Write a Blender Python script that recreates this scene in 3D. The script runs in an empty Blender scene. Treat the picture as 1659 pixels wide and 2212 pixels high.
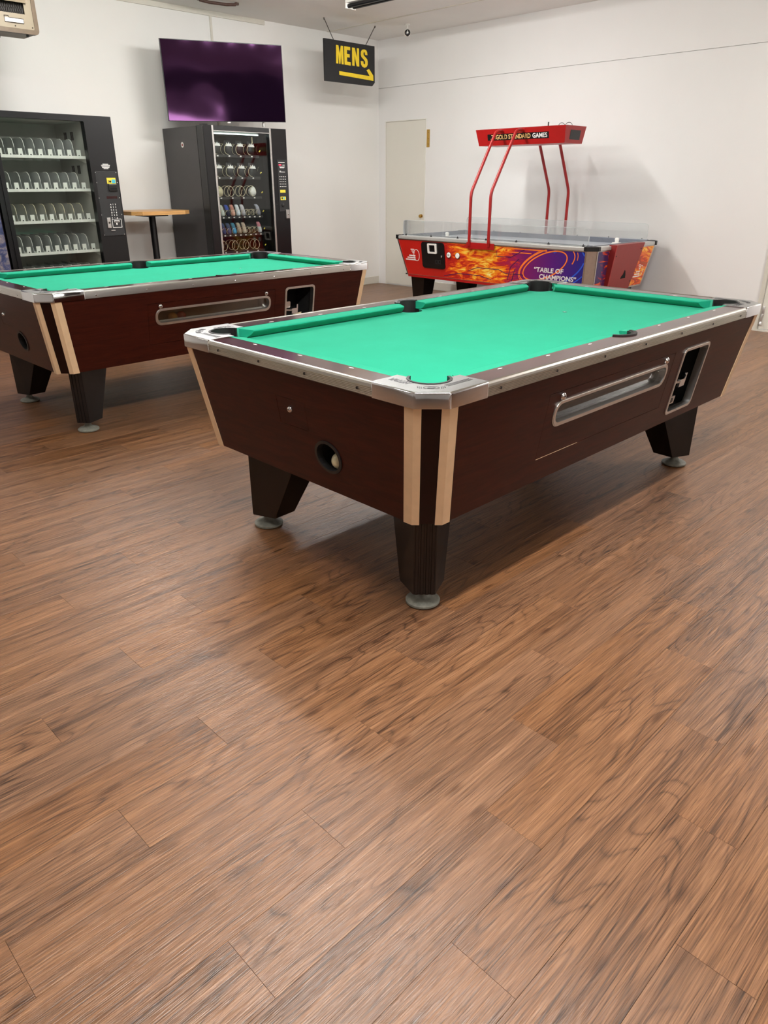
import bpy, bmesh, math, random
from mathutils import Vector, Matrix
from mathutils.geometry import tessellate_polygon

random.seed(7)
PI = math.pi
scene = bpy.context.scene
COL = scene.collection

# ------------------------------------------------------------------ camera
F_PX = 1566.345
cam_d = bpy.data.cameras.new('camera')
cam_d.sensor_fit = 'VERTICAL'
cam_d.sensor_height = 36.0
cam_d.sensor_width = 27.0
cam_d.lens = F_PX / 2212 * 36.0
cam_d.clip_start = 0.05
cam = bpy.data.objects.new('camera', cam_d)
COL.objects.link(cam)
CAM_P = Vector((0, 0, 1.33339))
T_YAW, PITCH, ROLL = 0.7808, 0.4265, -0.0011
def _cam_axes():
    c, s = math.cos(PITCH), math.sin(PITCH)
    fwd = Vector((0, c, -s)); right = Vector((1, 0, 0)); up = Vector((0, s, c))
    cr, sr = math.cos(ROLL), math.sin(ROLL)
    r2 = right * cr + up * sr; u2 = up * cr - right * sr
    R = Matrix.Rotation(-T_YAW, 3, 'Z')
    return R @ fwd, R @ r2, R @ u2
FWD, RGT, UPV = _cam_axes()
m = Matrix((RGT, UPV, -FWD)).transposed().to_4x4()
m.translation = CAM_P
cam.matrix_world = m
scene.camera = cam

# ------------------------------------------------------------------ world, lights, exposure
scene.view_settings.view_transform = 'Standard'
scene.view_settings.look = 'None'
scene.view_settings.gamma = 1.0
scene.view_settings.use_curve_mapping = False
scene.view_settings.exposure = 0.15
w = bpy.data.worlds.new('world'); scene.world = w
w.use_nodes = True
w.node_tree.nodes['Background'].inputs[0].default_value = (1, 0.96, 0.9, 1)
w.node_tree.nodes['Background'].inputs[1].default_value = 0.15

def tube_lamp(name, x, y, dx, dy, power, n=6, col=(1.0, 0.985, 0.96), z=2.86, bare=0.45):
    """a fluorescent tube under its reflector: part of its light shines all round, the rest is thrown down"""
    for i in range(n):
        t = (i + 0.5) / n - 0.5
        d = bpy.data.lights.new(name, 'POINT')
        d.energy = power * bare / n; d.color = col; d.shadow_soft_size = 0.05
        o = bpy.data.objects.new(name, d); COL.objects.link(o)
        o.location = (x + dx * t, y + dy * t, z)
    d = bpy.data.lights.new(name, 'AREA'); d.shape = 'RECTANGLE'
    d.size = max(dx, 0.14); d.size_y = max(dy, 0.14); d.energy = power * (1 - bare); d.color = col
    o = bpy.data.objects.new(name, d); COL.objects.link(o); o.location = (x, y, z + 0.06)
tube_lamp('ceiling_or_added_tube', 1.30, 0.73, 2.1, 0.0, 212, bare=0.88)
tube_lamp('ceiling_or_added_tube', 2.57, 4.75, 0.0, 2.2, 112, bare=0.88)
tube_lamp('ceiling_or_added_tube', -1.10, 4.86, 0.0, 2.2, 48, bare=0.8)
tube_lamp('ceiling_or_added_tube', 5.20, 5.35, 1.6, 0.0, 92, bare=0.6)
tube_lamp('ceiling_or_added_tube', 6.60, 0.40, 0.0, 1.6, 80)  # added to brighten the near end of the right wall, no known fixture
tube_lamp('ceiling_or_added_tube', 1.30, -3.2, 2.1, 0.0, 40)

# ------------------------------------------------------------------ material helpers
def s2l(c):
    return tuple((v / 12.92 if v <= 0.04045 else ((v + 0.055) / 1.055) ** 2.4) for v in c)
def rgb(r, g, b):
    return s2l((r / 255, g / 255, b / 255)) + (1.0,)
def nd(nt, typ, ins=None, **props):
    n = nt.nodes.new(typ)
    for k, v in props.items(): setattr(n, k, v)
    if ins:
        for k, v in ins.items():
            if isinstance(v, bpy.types.NodeSocket): nt.links.new(v, n.inputs[k])
            else: n.inputs[k].default_value = v
    return n
def base_mat(name):
    mt = bpy.data.materials.new(name); mt.use_nodes = True
    nt = mt.node_tree
    return mt, nt, nt.nodes['Principled BSDF']
def ramp(nt, fac, stops, interp='LINEAR'):
    n = nt.nodes.new('ShaderNodeValToRGB'); n.color_ramp.interpolation = interp
    e = n.color_ramp.elements
    while len(e) > 1: e.remove(e[-1])
    e[0].position, e[0].color = stops[0]
    for p, c in stops[1:]:
        x = e.new(p); x.color = c
    nt.links.new(fac, n.inputs[0])
    return n.outputs[0]
def mth(nt, op, a, b=None, c=None):
    n = nt.nodes.new('ShaderNodeMath'); n.operation = op
    for i, v in enumerate((a, b, c)):
        if v is None: continue
        if isinstance(v, bpy.types.NodeSocket): nt.links.new(v, n.inputs[i])
        else: n.inputs[i].default_value = v
    return n.outputs[0]
def mixc(nt, fac, a, b, mode='MIX'):
    n = nt.nodes.new('ShaderNodeMix'); n.data_type = 'RGBA'; n.blend_type = mode
    for i, v in ((0, fac), (6, a), (7, b)):
        if isinstance(v, bpy.types.NodeSocket): nt.links.new(v, n.inputs[i])
        else: n.inputs[i].default_value = v
    return n.outputs[2]
def bump(nt, h, strength, dist, bsdf):
    b = nd(nt, 'ShaderNodeBump', {'Height': h, 'Strength': strength, 'Distance': dist})
    nt.links.new(b.outputs[0], bsdf.inputs['Normal'])

def plain(name, col, rough=0.5, metal=0.0, var=0.06, scale=30.0, bmp=0.0, spec=0.5, coat=0.0, stretch=(1, 1, 1)):
    """one colour with a faint noise in tone and a faint relief"""
    mt, nt, b = base_mat(name)
    tc = nd(nt, 'ShaderNodeTexCoord')
    mp = nd(nt, 'ShaderNodeMapping', {'Vector': tc.outputs['Object'], 'Scale': stretch})
    nz = nd(nt, 'ShaderNodeTexNoise', {'Vector': mp.outputs[0], 'Scale': scale, 'Detail': 4.0})
    lo = tuple(c * (1 - var) for c in col[:3]) + (1,)
    hi = tuple(min(1, c * (1 + var)) for c in col[:3]) + (1,)
    nt.links.new(ramp(nt, nz.outputs[0], [(0.3, lo), (0.7, hi)]), b.inputs['Base Color'])
    b.inputs['Roughness'].default_value = rough
    b.inputs['Metallic'].default_value = metal
    b.inputs['Specular IOR Level'].default_value = spec
    b.inputs['Coat Weight'].default_value = coat
    b.inputs['Coat Roughness'].default_value = 0.1
    if bmp: bump(nt, nz.outputs[0], bmp, 0.002, b)
    return mt

def glass_mat(name, tint=(0.93, 0.96, 0.94), refl=1.0, rough=0.02, haze=0.0):
    mt, nt, b = base_mat(name)
    nt.nodes.remove(b)
    out = nt.nodes['Material Output']
    tr = nd(nt, 'ShaderNodeBsdfTransparent', {'Color': tint + (1,)})
    gl = nd(nt, 'ShaderNodeBsdfGlossy', {'Color': (1, 1, 1, 1), 'Roughness': rough})
    fr = nd(nt, 'ShaderNodeFresnel', {'IOR': 1.45})
    tcn = nd(nt, 'ShaderNodeTexCoord')
    nz = nd(nt, 'ShaderNodeTexNoise', {'Vector': tcn.outputs['Object'], 'Scale': 3.0, 'Detail': 5.0})
    fac = mth(nt, 'MULTIPLY', fr.outputs[0], refl)
    mx = nd(nt, 'ShaderNodeMixShader', {0: fac, 1: tr.outputs[0], 2: gl.outputs[0]})
    last = mx.outputs[0]
    if haze:
        df = nd(nt, 'ShaderNodeBsdfDiffuse', {'Color': (0.9, 0.92, 0.92, 1)})
        hz = mth(nt, 'MULTIPLY', nz.outputs[0], 2 * haze)
        m2 = nd(nt, 'ShaderNodeMixShader', {0: hz, 1: last, 2: df.outputs[0]})
        last = m2.outputs[0]
    nt.links.new(last, out.inputs[0])
    return mt

def floor_mat():
    mt, nt, b = base_mat('plank_vinyl')
    geo = nd(nt, 'ShaderNodeNewGeometry')
    sp = nd(nt, 'ShaderNodeSeparateXYZ', {0: geo.outputs['Position']})
    X, Y = sp.outputs[0], sp.outputs[1]
    row = mth(nt, 'FLOOR', mth(nt, 'DIVIDE', mth(nt, 'SUBTRACT', Y, PL_Y0), PL_W))
    third = mth(nt, 'MODULO', mth(nt, 'ADD', row, 300.0), 3.0)
    xo = mth(nt, 'SUBTRACT', X, mth(nt, 'ADD', mth(nt, 'MULTIPLY', third, PL_L / 3), PL_X0))
    colm = mth(nt, 'FLOOR', mth(nt, 'DIVIDE', xo, PL_L))
    cmb = nd(nt, 'ShaderNodeCombineXYZ', {0: row, 1: colm, 2: 3.3})
    wn = nd(nt, 'ShaderNodeTexWhiteNoise', {'Vector': cmb.outputs[0]}, noise_dimensions='3D')
    rnd = wn.outputs['Value']
    rcol = nd(nt, 'ShaderNodeSeparateColor', {0: wn.outputs['Color']})
    off = mth(nt, 'MULTIPLY', rcol.outputs[0], 37.0)
    off2 = mth(nt, 'MULTIPLY', rcol.outputs[1], 53.0)
    def stretched(sx, sy, zz=0.0):
        c = nd(nt, 'ShaderNodeCombineXYZ', {0: mth(nt, 'ADD', mth(nt, 'MULTIPLY', X, sx), off), 1: mth(nt, 'ADD', mth(nt, 'MULTIPLY', Y, sy), off2), 2: zz})
        return c.outputs[0]
    # cathedral figure: thin dark rings of a stretched noise, in patches
    n1 = nd(nt, 'ShaderNodeTexNoise', {'Vector': stretched(1.7, 10.0), 'Scale': 1.0, 'Detail': 1.5, 'Roughness': 0.45, 'Distortion': 0.35})
    rings = mth(nt, 'FRACT', mth(nt, 'MULTIPLY', n1.outputs[0], 13.0))
    rings = mth(nt, 'POWER', mth(nt, 'ABSOLUTE', mth(nt, 'SUBTRACT', mth(nt, 'MULTIPLY', rings, 2.0), 1.0)), 5.0)
    n6 = nd(nt, 'ShaderNodeTexNoise', {'Vector': stretched(1.1, 5.0, 9.0), 'Scale': 1.0, 'Detail': 1.0})
    patch = ramp(nt, n6.outputs[0], [(0.42, (0, 0, 0, 1)), (0.56, (1, 1, 1, 1))])
    rings = mth(nt, 'MULTIPLY', rings, patch)
    # broad streaks
    n2 = nd(nt, 'ShaderNodeTexNoise', {'Vector': stretched(0.75, 23.0), 'Scale': 1.0, 'Detail': 6.0, 'Roughness': 0.62, 'Distortion': 0.35})
    # fine pores: crisp dark lines along the plank
    n3 = nd(nt, 'ShaderNodeTexNoise', {'Vector': stretched(5.0, 240.0), 'Scale': 1.0, 'Detail': 3.0, 'Roughness': 0.6, 'Distortion': 0.6})
    n4 = nd(nt, 'ShaderNodeTexNoise', {'Vector': stretched(11.0, 520.0, 7.0), 'Scale': 1.0, 'Detail': 2.0, 'Roughness': 0.5, 'Distortion': 0.3})
    fine = mth(nt, 'ADD', mth(nt, 'MULTIPLY', mth(nt, 'SUBTRACT', n3.outputs[0], 0.5), 0.8), mth(nt, 'MULTIPLY', mth(nt, 'SUBTRACT', n4.outputs[0], 0.5), 0.6))
    v = mth(nt, 'ADD', mth(nt, 'MULTIPLY', n2.outputs[0], 0.70), mth(nt, 'MULTIPLY', rings, -0.20))
    v = mth(nt, 'ADD', v, fine)
    v = mth(nt, 'ADD', v, mth(nt, 'MULTIPLY', mth(nt, 'SUBTRACT', rnd, 0.5), 0.05))
    v = mth(nt, 'ADD', v, 0.165)
    c = ramp(nt, v, [(0.14, rgb(46, 28, 18)), (0.34, rgb(88, 60, 41)), (0.50, rgb(119, 84, 59)), (0.66, rgb(142, 103, 74)), (0.9, rgb(172, 130, 98))])
    # knots and dark flecks
    vo = nd(nt, 'ShaderNodeTexVoronoi', {'Vector': stretched(2.4, 8.0, 0.0), 'Scale': 1.0, 'Randomness': 1.0}, voronoi_dimensions='2D')
    vsel = nd(nt, 'ShaderNodeSeparateColor', {0: vo.outputs['Color']})
    kd = mth(nt, 'ADD', vo.outputs['Distance'], mth(nt, 'MULTIPLY', mth(nt, 'LESS_THAN', vsel.outputs[0], 0.55), 1.0))
    kn = ramp(nt, kd, [(0.0, (0.42, 0.36, 0.32, 1)), (0.045, (0.62, 0.56, 0.5, 1)), (0.10, (1, 1, 1, 1))])
    c = mixc(nt, 1.0, c, kn, 'MULTIPLY')
    hs = nd(nt, 'ShaderNodeHueSaturation', {'Hue': 0.5, 'Saturation': mth(nt, 'ADD', 0.98, mth(nt, 'MULTIPLY', rcol.outputs[2], 0.12)), 'Value': mth(nt, 'ADD', 0.95, mth(nt, 'MULTIPLY', rcol.outputs[2], 0.08)), 'Color': c})
    nt.links.new(hs.outputs[0], b.inputs['Base Color'])
    rg = mth(nt, 'ADD', 0.25, mth(nt, 'MULTIPLY', n3.outputs[0], 0.16))
    nt.links.new(rg, b.inputs['Roughness'])
    b.inputs['Specular IOR Level'].default_value = 0.5
    bump(nt, fine, 0.4, 0.004, b)
    return mt

def laminate():
    mt, nt, b = base_mat('mahogany_laminate')
    tc = nd(nt, 'ShaderNodeTexCoord')
    mp = nd(nt, 'ShaderNodeMapping', {'Vector': tc.outputs['Object'], 'Scale': (3, 3, 30)})
    nz = nd(nt, 'ShaderNodeTexNoise', {'Vector': mp.outputs[0], 'Scale': 2.0, 'Detail': 6.0, 'Roughness': 0.6, 'Distortion': 1.0})
    c = ramp(nt, nz.outputs[0], [(0.3, rgb(40, 11, 6)), (0.55, rgb(55, 18, 10)), (0.75, rgb(66, 24, 14))])
    nt.links.new(c, b.inputs['Base Color'])
    b.inputs['Roughness'].default_value = 0.34
    b.inputs['Specular IOR Level'].default_value = 0.18
    return mt

def felt():
    mt, nt, b = base_mat('green_felt')
    tc = nd(nt, 'ShaderNodeTexCoord')
    nz = nd(nt, 'ShaderNodeTexNoise', {'Vector': tc.outputs['Object'], 'Scale': 5.0, 'Detail': 8.0, 'Roughness': 0.7})
    n2 = nd(nt, 'ShaderNodeTexNoise', {'Vector': tc.outputs['Object'], 'Scale': 900.0, 'Detail': 2.0})
    c = ramp(nt, nz.outputs[0], [(0.25, (0.010, 0.295, 0.174, 1)), (0.6, (0.012, 0.32, 0.191, 1)), (0.8, (0.020, 0.35, 0.216, 1))])
    nt.links.new(c, b.inputs['Base Color'])
    b.inputs['Roughness'].default_value = 0.95
    b.inputs['Specular IOR Level'].default_value = 0.1
    b.inputs['Sheen Weight'].default_value = 0.15
    b.inputs['Sheen Tint'].default_value = (0.4, 1, 0.75, 1)
    bump(nt, n2.outputs[0], 0.15, 0.001, b)
    return mt

def brushed(name, col, rough=0.3, stretch=(2, 2, 200), bmp=0.1):
    mt, nt, b = base_mat(name)
    tc = nd(nt, 'ShaderNodeTexCoord')
    mp = nd(nt, 'ShaderNodeMapping', {'Vector': tc.outputs['Object'], 'Scale': stretch})
    nz = nd(nt, 'ShaderNodeTexNoise', {'Vector': mp.outputs[0], 'Scale': 3.0, 'Detail': 4.0})
    lo = tuple(c * 0.82 for c in col[:3]) + (1,)
    nt.links.new(ramp(nt, nz.outputs[0], [(0.3, lo), (0.7, col)]), b.inputs['Base Color'])
    b.inputs['Metallic'].default_value = 1.0
    b.inputs['Roughness'].default_value = rough
    if bmp: bump(nt, nz.outputs[0], bmp, 0.002, b)
    return mt

def flames(name, y_mode=True):
    """printed artwork of the air hockey cabinet: red, flames, then violet blue, laid out in the cabinet's own coordinates"""
    mt, nt, b = base_mat(name)
    tc = nd(nt, 'ShaderNodeTexCoord')
    sp = nd(nt, 'ShaderNodeSeparateXYZ', {0: tc.outputs['Object']})
    t = sp.outputs[1] if y_mode else sp.outputs[0]
    z = sp.outputs[2]
    if y_mode:
        T = mth(nt, 'DIVIDE', mth(nt, 'SUBTRACT', 2.59, t), 2.59)      # 0 far end .. 1 near end
    else:
        T = mth(nt, 'DIVIDE', t, 1.28)
    wv = nd(nt, 'ShaderNodeCombineXYZ', {0: mth(nt, 'MULTIPLY', t, 1.0), 1: 0.0, 2: mth(nt, 'ADD', mth(nt, 'MULTIPLY', z, 3.8), mth(nt, 'MULTIPLY', t, 0.4))})
    n1 = nd(nt, 'ShaderNodeTexNoise', {'Vector': wv.outputs[0], 'Scale': 5.0, 'Detail': 7.0, 'Roughness': 0.62, 'Distortion': 1.8})
    n2 = nd(nt, 'ShaderNodeTexNoise', {'Vector': wv.outputs[0], 'Scale': 2.2, 'Detail': 3.0, 'Distortion': 0.8})
    if y_mode:
        env = ramp(nt, T, [(0.0, (0, 0, 0, 1)), (0.24, (0.05,) * 3 + (1,)), (0.36, (0.75,) * 3 + (1,)), (0.55, (0.95,) * 3 + (1,)), (0.66, (0.55,) * 3 + (1,)), (0.74, (0, 0, 0, 1))])
        basec = ramp(nt, T, [(0.0, rgb(188, 32, 22)), (0.42, rgb(180, 32, 28)), (0.60, rgb(170, 30, 60)), (0.70, rgb(120, 24, 96)), (0.84, rgb(82, 26, 120)), (0.95, rgb(34, 34, 128)), (1.0, rgb(30, 40, 130))])
    else:
        env = ramp(nt, T, [(0.0, (0.05,) * 3 + (1,)), (0.18, (0.5,) * 3 + (1,)), (0.55, (0.75,) * 3 + (1,)), (1.0, (0.85,) * 3 + (1,))])
        basec = ramp(nt, T, [(0.0, rgb(34, 34, 96)), (0.22, rgb(70, 40, 90)), (0.55, rgb(150, 40, 40)), (1.0, rgb(196, 96, 36))])
    f = mth(nt, 'ADD', mth(nt, 'MULTIPLY', n1.outputs[0], 0.95), mth(nt, 'MULTIPLY', n2.outputs[0], 0.35))
    f = mth(nt, 'SUBTRACT', mth(nt, 'ADD', f, mth(nt, 'MULTIPLY', env, 0.42)), 0.62)
    fc = ramp(nt, f, [(0.28, rgb(190, 36, 30)), (0.37, rgb(228, 90, 24)), (0.45, rgb(247, 160, 34)), (0.53, rgb(253, 214, 88)), (0.64, rgb(255, 244, 190))])
    fm = ramp(nt, f, [(0.24, (0, 0, 0, 1)), (0.32, (1, 1, 1, 1))])
    c = mixc(nt, fm, basec, fc)
    nt.links.new(c, b.inputs['Base Color'])
    b.inputs['Roughness'].default_value = 0.3
    return mt

# floor module (vinyl planks 6 x 36 in)
PL_W, PL_L = 0.1524, 0.9144
PL_Y0, PL_X0 = 0.4176, 0.441 + 2 * 0.3048 - 0.9144 + 0.0
PL_X0 = 0.441 - PL_L * 2 / 3      # row r has its joints at PL_X0 + (r % 3) * L / 3

M = {}
M['floor'] = floor_mat()
M['slab'] = plain('floor_joint_dark', rgb(52, 36, 28), 0.8)
M['wall'] = plain('wall_paint_white', rgb(236, 235, 231), 0.6, var=0.012, scale=2.0, bmp=0.02)
M['wall_r'] = plain('wall_paint_bright_white', rgb(237, 236, 234), 0.6, var=0.012, scale=2.0, bmp=0.02)
M['ceil'] = plain('ceiling_paint', rgb(238, 236, 232), 0.8, var=0.03, scale=1.4, bmp=0.03)
M['trim'] = plain('trim_paint', rgb(214, 210, 198), 0.5, var=0.02)
M['doorp'] = plain('door_paint', rgb(226, 223, 212), 0.4, var=0.012, scale=3)
M['brass'] = plain('brass', rgb(196, 158, 84), 0.3, 1.0)
M['lam'] = laminate()
M['lamdark'] = plain('dark_laminate', rgb(27, 7, 4), 0.4, var=0.15, spec=0.2)
M['railwood'] = plain('rail_cap_laminate', rgb(58, 30, 28), 0.16, var=0.14, scale=14, spec=0.6, stretch=(1, 4, 1))
M['felt'] = felt()
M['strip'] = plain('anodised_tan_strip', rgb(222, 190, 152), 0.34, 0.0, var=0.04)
M['alu_rib'] = brushed('ribbed_aluminium', rgb(214, 210, 202), 0.28, (1, 1, 1), 0)
M['alu'] = brushed('brushed_aluminium', rgb(206, 203, 197), 0.30, (3, 3, 160), 0.12)
M['chrome'] = plain('polished_chrome', rgb(222, 222, 224), 0.06, 1.0, var=0.02)
M['steel'] = plain('satin_steel', rgb(212, 210, 207), 0.36, 1.0, var=0.05)
def casting_mat():
    mt, nt, b = base_mat('pebbled_cast_chrome')
    tc = nd(nt, 'ShaderNodeTexCoord')
    vz = nd(nt, 'ShaderNodeTexNoise', {'Vector': tc.outputs['Object'], 'Scale': 420.0, 'Detail': 2.0})
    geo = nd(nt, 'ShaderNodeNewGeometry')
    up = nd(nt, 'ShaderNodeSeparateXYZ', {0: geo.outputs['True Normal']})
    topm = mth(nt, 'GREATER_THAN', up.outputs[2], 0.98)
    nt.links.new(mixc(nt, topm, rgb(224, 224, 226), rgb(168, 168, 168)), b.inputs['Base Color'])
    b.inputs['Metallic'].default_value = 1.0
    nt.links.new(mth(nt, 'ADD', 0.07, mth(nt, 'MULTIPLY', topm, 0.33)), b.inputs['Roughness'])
    bp_ = nd(nt, 'ShaderNodeBump', {'Height': vz.outputs[0], 'Strength': mth(nt, 'MULTIPLY', topm, 0.55), 'Distance': 0.002})
    nt.links.new(bp_.outputs[0], b.inputs['Normal'])
    return mt
M['cast'] = casting_mat()
M['rubber'] = plain('black_rubber', rgb(24, 23, 23), 0.5, var=0.15)
M['black'] = plain('black_paint', rgb(14, 13, 14), 0.38, var=0.1)
M['legblack'] = plain('black_leg_laminate', rgb(17, 14, 14), 0.26, var=0.2)
M['void'] = plain('unlit_inside_black', rgb(7, 7, 7), 0.9)
M['foot'] = plain('grey_cast_foot', rgb(122, 122, 112), 0.6, var=0.2, scale=60, bmp=0.2)
M['white'] = plain('white_plastic', rgb(236, 234, 228), 0.4, var=0.02)
M['pearl'] = plain('pearl_inlay', rgb(232, 230, 226), 0.25, var=0.02)
M['ivory'] = plain('ivory_ball', rgb(222, 214, 176), 0.15, var=0.02)
M['glass'] = glass_mat('window_glass', (0.95, 0.97, 0.96), 0.6)
M['glassd'] = glass_mat('tinted_window_glass', (0.86, 0.85, 0.82), 1.3)
M['acrylic'] = glass_mat('clear_acrylic', (0.95, 0.96, 0.96), 1.0, 0.03, 0.10)
M['acedge'] = glass_mat('acrylic_edge', (0.75, 0.78, 0.78), 0.5, 0.2, 0.5)
M['divider'] = glass_mat('clear_divider_plastic', (0.86, 0.87, 0.84), 0.8, 0.1, 0.42)
M['dividery'] = glass_mat('yellowed_divider_plastic', (0.86, 0.82, 0.62), 0.8, 0.1, 0.5)
M['red'] = plain('red_powder_coat', rgb(158, 22, 21), 0.32, var=0.04)
M['reddull'] = plain('faded_red_metal', rgb(140, 40, 38), 0.4, var=0.04)
M['hock'] = flames('hockey_side_art', True)
M['hockend'] = flames('hockey_end_art', False)
M['hockpf'] = plain('hockey_playfield', rgb(204, 210, 218), 0.2, var=0.02)
M['hockrail'] = plain('hockey_rail_grey', rgb(120, 124, 134), 0.35, 0.3, var=0.05)
M['hocktop'] = plain('hockey_top_rail_silver', rgb(196, 194, 190), 0.3, 0.4, var=0.03)
M['vmblack'] = plain('vending_black_enamel', rgb(13, 13, 15), 0.3, var=0.1)
M['vmside'] = plain('vending_side_charcoal', rgb(58, 56, 57), 0.36, var=0.08, scale=6)
M['vmpanel'] = plain('vending_control_panel', rgb(36, 36, 37), 0.55, var=0.08)
M['vmgrey'] = plain('vending_interior_grey', rgb(190, 190, 182), 0.6, var=0.06, scale=5)
M['vmwhite'] = plain('vending_tray_white', rgb(226, 226, 218), 0.5, var=0.03)
M['vmdark'] = plain('vending_interior_black', rgb(20, 20, 21), 0.6)
M['cream'] = plain('cream_plastic', rgb(222, 212, 180), 0.4)
M['yellow'] = plain('sign_yellow', rgb(238, 205, 40), 0.6, var=0.05)
M['yellow2'] = plain('sticker_yellow', rgb(236, 214, 70), 0.4)
M['signblack'] = plain('sign_black_paint', rgb(26, 26, 28), 0.6, var=0.2, scale=20)
M['oak'] = plain('oak_top', rgb(196, 150, 92), 0.35, var=0.16, scale=8, stretch=(1, 14, 14))
M['beige'] = plain('heater_beige_enamel', rgb(134, 122, 102), 0.45, var=0.06, scale=8)
M['beiged'] = plain('heater_rim_brown', rgb(92, 76, 58), 0.45, var=0.1)
M['grille'] = plain('heater_dark_grille', rgb(30, 24, 20), 0.6)
M['chain'] = plain('dark_chain', rgb(60, 52, 46), 0.4, 0.8)
M['print_white'] = plain('white_print', rgb(232, 230, 226), 0.5)
M['print_gold'] = plain('gold_print', rgb(222, 180, 116), 0.4)
M['print_orange'] = plain('orange_print', rgb(250, 128, 44), 0.4)
M['print_blue'] = plain('blue_print', rgb(44, 94, 210), 0.4)
M['print_navy'] = plain('navy_print', rgb(34, 28, 84), 0.4)
M['cyan'] = plain('cyan_print', rgb(70, 176, 196), 0.4)
def tv_mat():
    mt, nt, b = base_mat('tv_screen_off')
    nt.nodes.remove(b)
    out = nt.nodes['Material Output']
    df = nd(nt, 'ShaderNodeBsdfDiffuse', {'Color': rgb(16, 6, 20)})
    gl = nd(nt, 'ShaderNodeBsdfGlossy', {'Color': (0.62, 0.26, 0.66, 1), 'Roughness': 0.06})
    fr = nd(nt, 'ShaderNodeFresnel', {'IOR': 1.5})
    tcn = nd(nt, 'ShaderNodeTexCoord')
    nz = nd(nt, 'ShaderNodeTexNoise', {'Vector': tcn.outputs['Object'], 'Scale': 2.0, 'Detail': 1.0})
    bb = nd(nt, 'ShaderNodeBump', {'Height': nz.outputs[0], 'Strength': 0.1, 'Distance': 0.05})
    nt.links.new(bb.outputs[0], gl.inputs['Normal'])
    fac = mth(nt, 'MULTIPLY', fr.outputs[0], 2.6)
    mx = nd(nt, 'ShaderNodeMixShader', {0: fac, 1: df.outputs[0], 2: gl.outputs[0]})
    nt.links.new(mx.outputs[0], out.inputs[0])
    return mt
M['tv'] = tv_mat()
def emis(name, col, s):
    mt, nt, b = base_mat(name)
    b.inputs['Base Color'].default_value = col
    b.inputs['Emission Color'].default_value = col
    b.inputs['Emission Strength'].default_value = s
    return mt
M['led_red'] = emis('red_led_digits', (1, 0.04, 0.08, 1), 2.0)
M['vmlamp'] = emis('vending_tube_lamp', (0.85, 1, 0.97, 1), 2.5)
def art_mat():
    mt, nt, b = base_mat('printed_rock_art')
    tc = nd(nt, 'ShaderNodeTexCoord')
    nz = nd(nt, 'ShaderNodeTexNoise', {'Vector': tc.outputs['Object'], 'Scale': 12.0, 'Detail': 6.0, 'Roughness': 0.7, 'Distortion': 0.8})
    c = ramp(nt, nz.outputs[0], [(0.3, rgb(20, 24, 48)), (0.47, rgb(58, 66, 102)), (0.6, rgb(134, 124, 122)), (0.75, rgb(190, 182, 176))])
    nt.links.new(c, b.inputs['Base Color']); b.inputs['Roughness'].default_value = 0.3
    return mt
M['art'] = art_mat()

# ------------------------------------------------------------------ mesh helpers
def link(name, me, mat, parent=None, smooth=None):
    o = bpy.data.objects.new(name, me)
    COL.objects.link(o)
    if mat is not None and not me.materials: me.materials.append(mat)
    if parent is not None: o.parent = parent
    return o
def obj(name, bm, mat, parent=None, smooth=None, loc=None):
    bmesh.ops.recalc_face_normals(bm, faces=bm.faces[:])
    me = bpy.data.meshes.new(name); bm.to_mesh(me); bm.free()
    if smooth is not None:
        me.polygons.foreach_set('use_smooth', [True] * len(me.polygons))
        me.set_sharp_from_angle(angle=math.radians(smooth))
    o = link(name, me, M[mat] if isinstance(mat, str) else mat, parent)
    if loc: o.location = loc
    return o
def thing(name, label, cat, loc=(0, 0, 0), group=None, rz=0.0):
    o = bpy.data.objects.new(name, None); COL.objects.link(o)
    o.location = loc; o.rotation_euler = (0, 0, rz); o.empty_display_size = 0.1
    o['label'] = label; o['category'] = cat
    if group: o['group'] = group
    return o
def tag(o, label, cat, group=None):
    o['label'] = label; o['category'] = cat
    if group: o['group'] = group
    return o
def struct(o, label=None):
    o['kind'] = 'structure'
    if label: o['label'] = label
    return o
def NB(): return bmesh.new()
def box(bm, x0, x1, y0, y1, z0, z1, bev=0.0, seg=2):
    vs = [bm.verts.new((x, y, z)) for x in (x0, x1) for y in (y0, y1) for z in (z0, z1)]
    fs = [(0, 1, 3, 2), (4, 6, 7, 5), (0, 4, 5, 1), (2, 3, 7, 6), (0, 2, 6, 4), (1, 5, 7, 3)]
    f = [bm.faces.new([vs[i] for i in q]) for q in fs]
    if bev:
        es = list({e for q in f for e in q.edges})
        bmesh.ops.bevel(bm, geom=es, offset=bev, segments=seg, affect='EDGES', profile=0.5)
    return bm
def B(*a, **k): return box(NB(), *a, **k)
def hexa(bm, bot, top):
    """solid between two loops of the same length"""
    n = len(bot)
    a = [bm.verts.new(p) for p in bot]; b = [bm.verts.new(p) for p in top]
    bm.faces.new(a); bm.faces.new(list(reversed(b)))
    for i in range(n):
        j = (i + 1) % n
        bm.faces.new((a[i], a[j], b[j], b[i]))
    return bm
def tess(loops):
    return tessellate_polygon([[Vector((p[0], p[1], 0)) for p in l] for l in loops])
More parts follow.
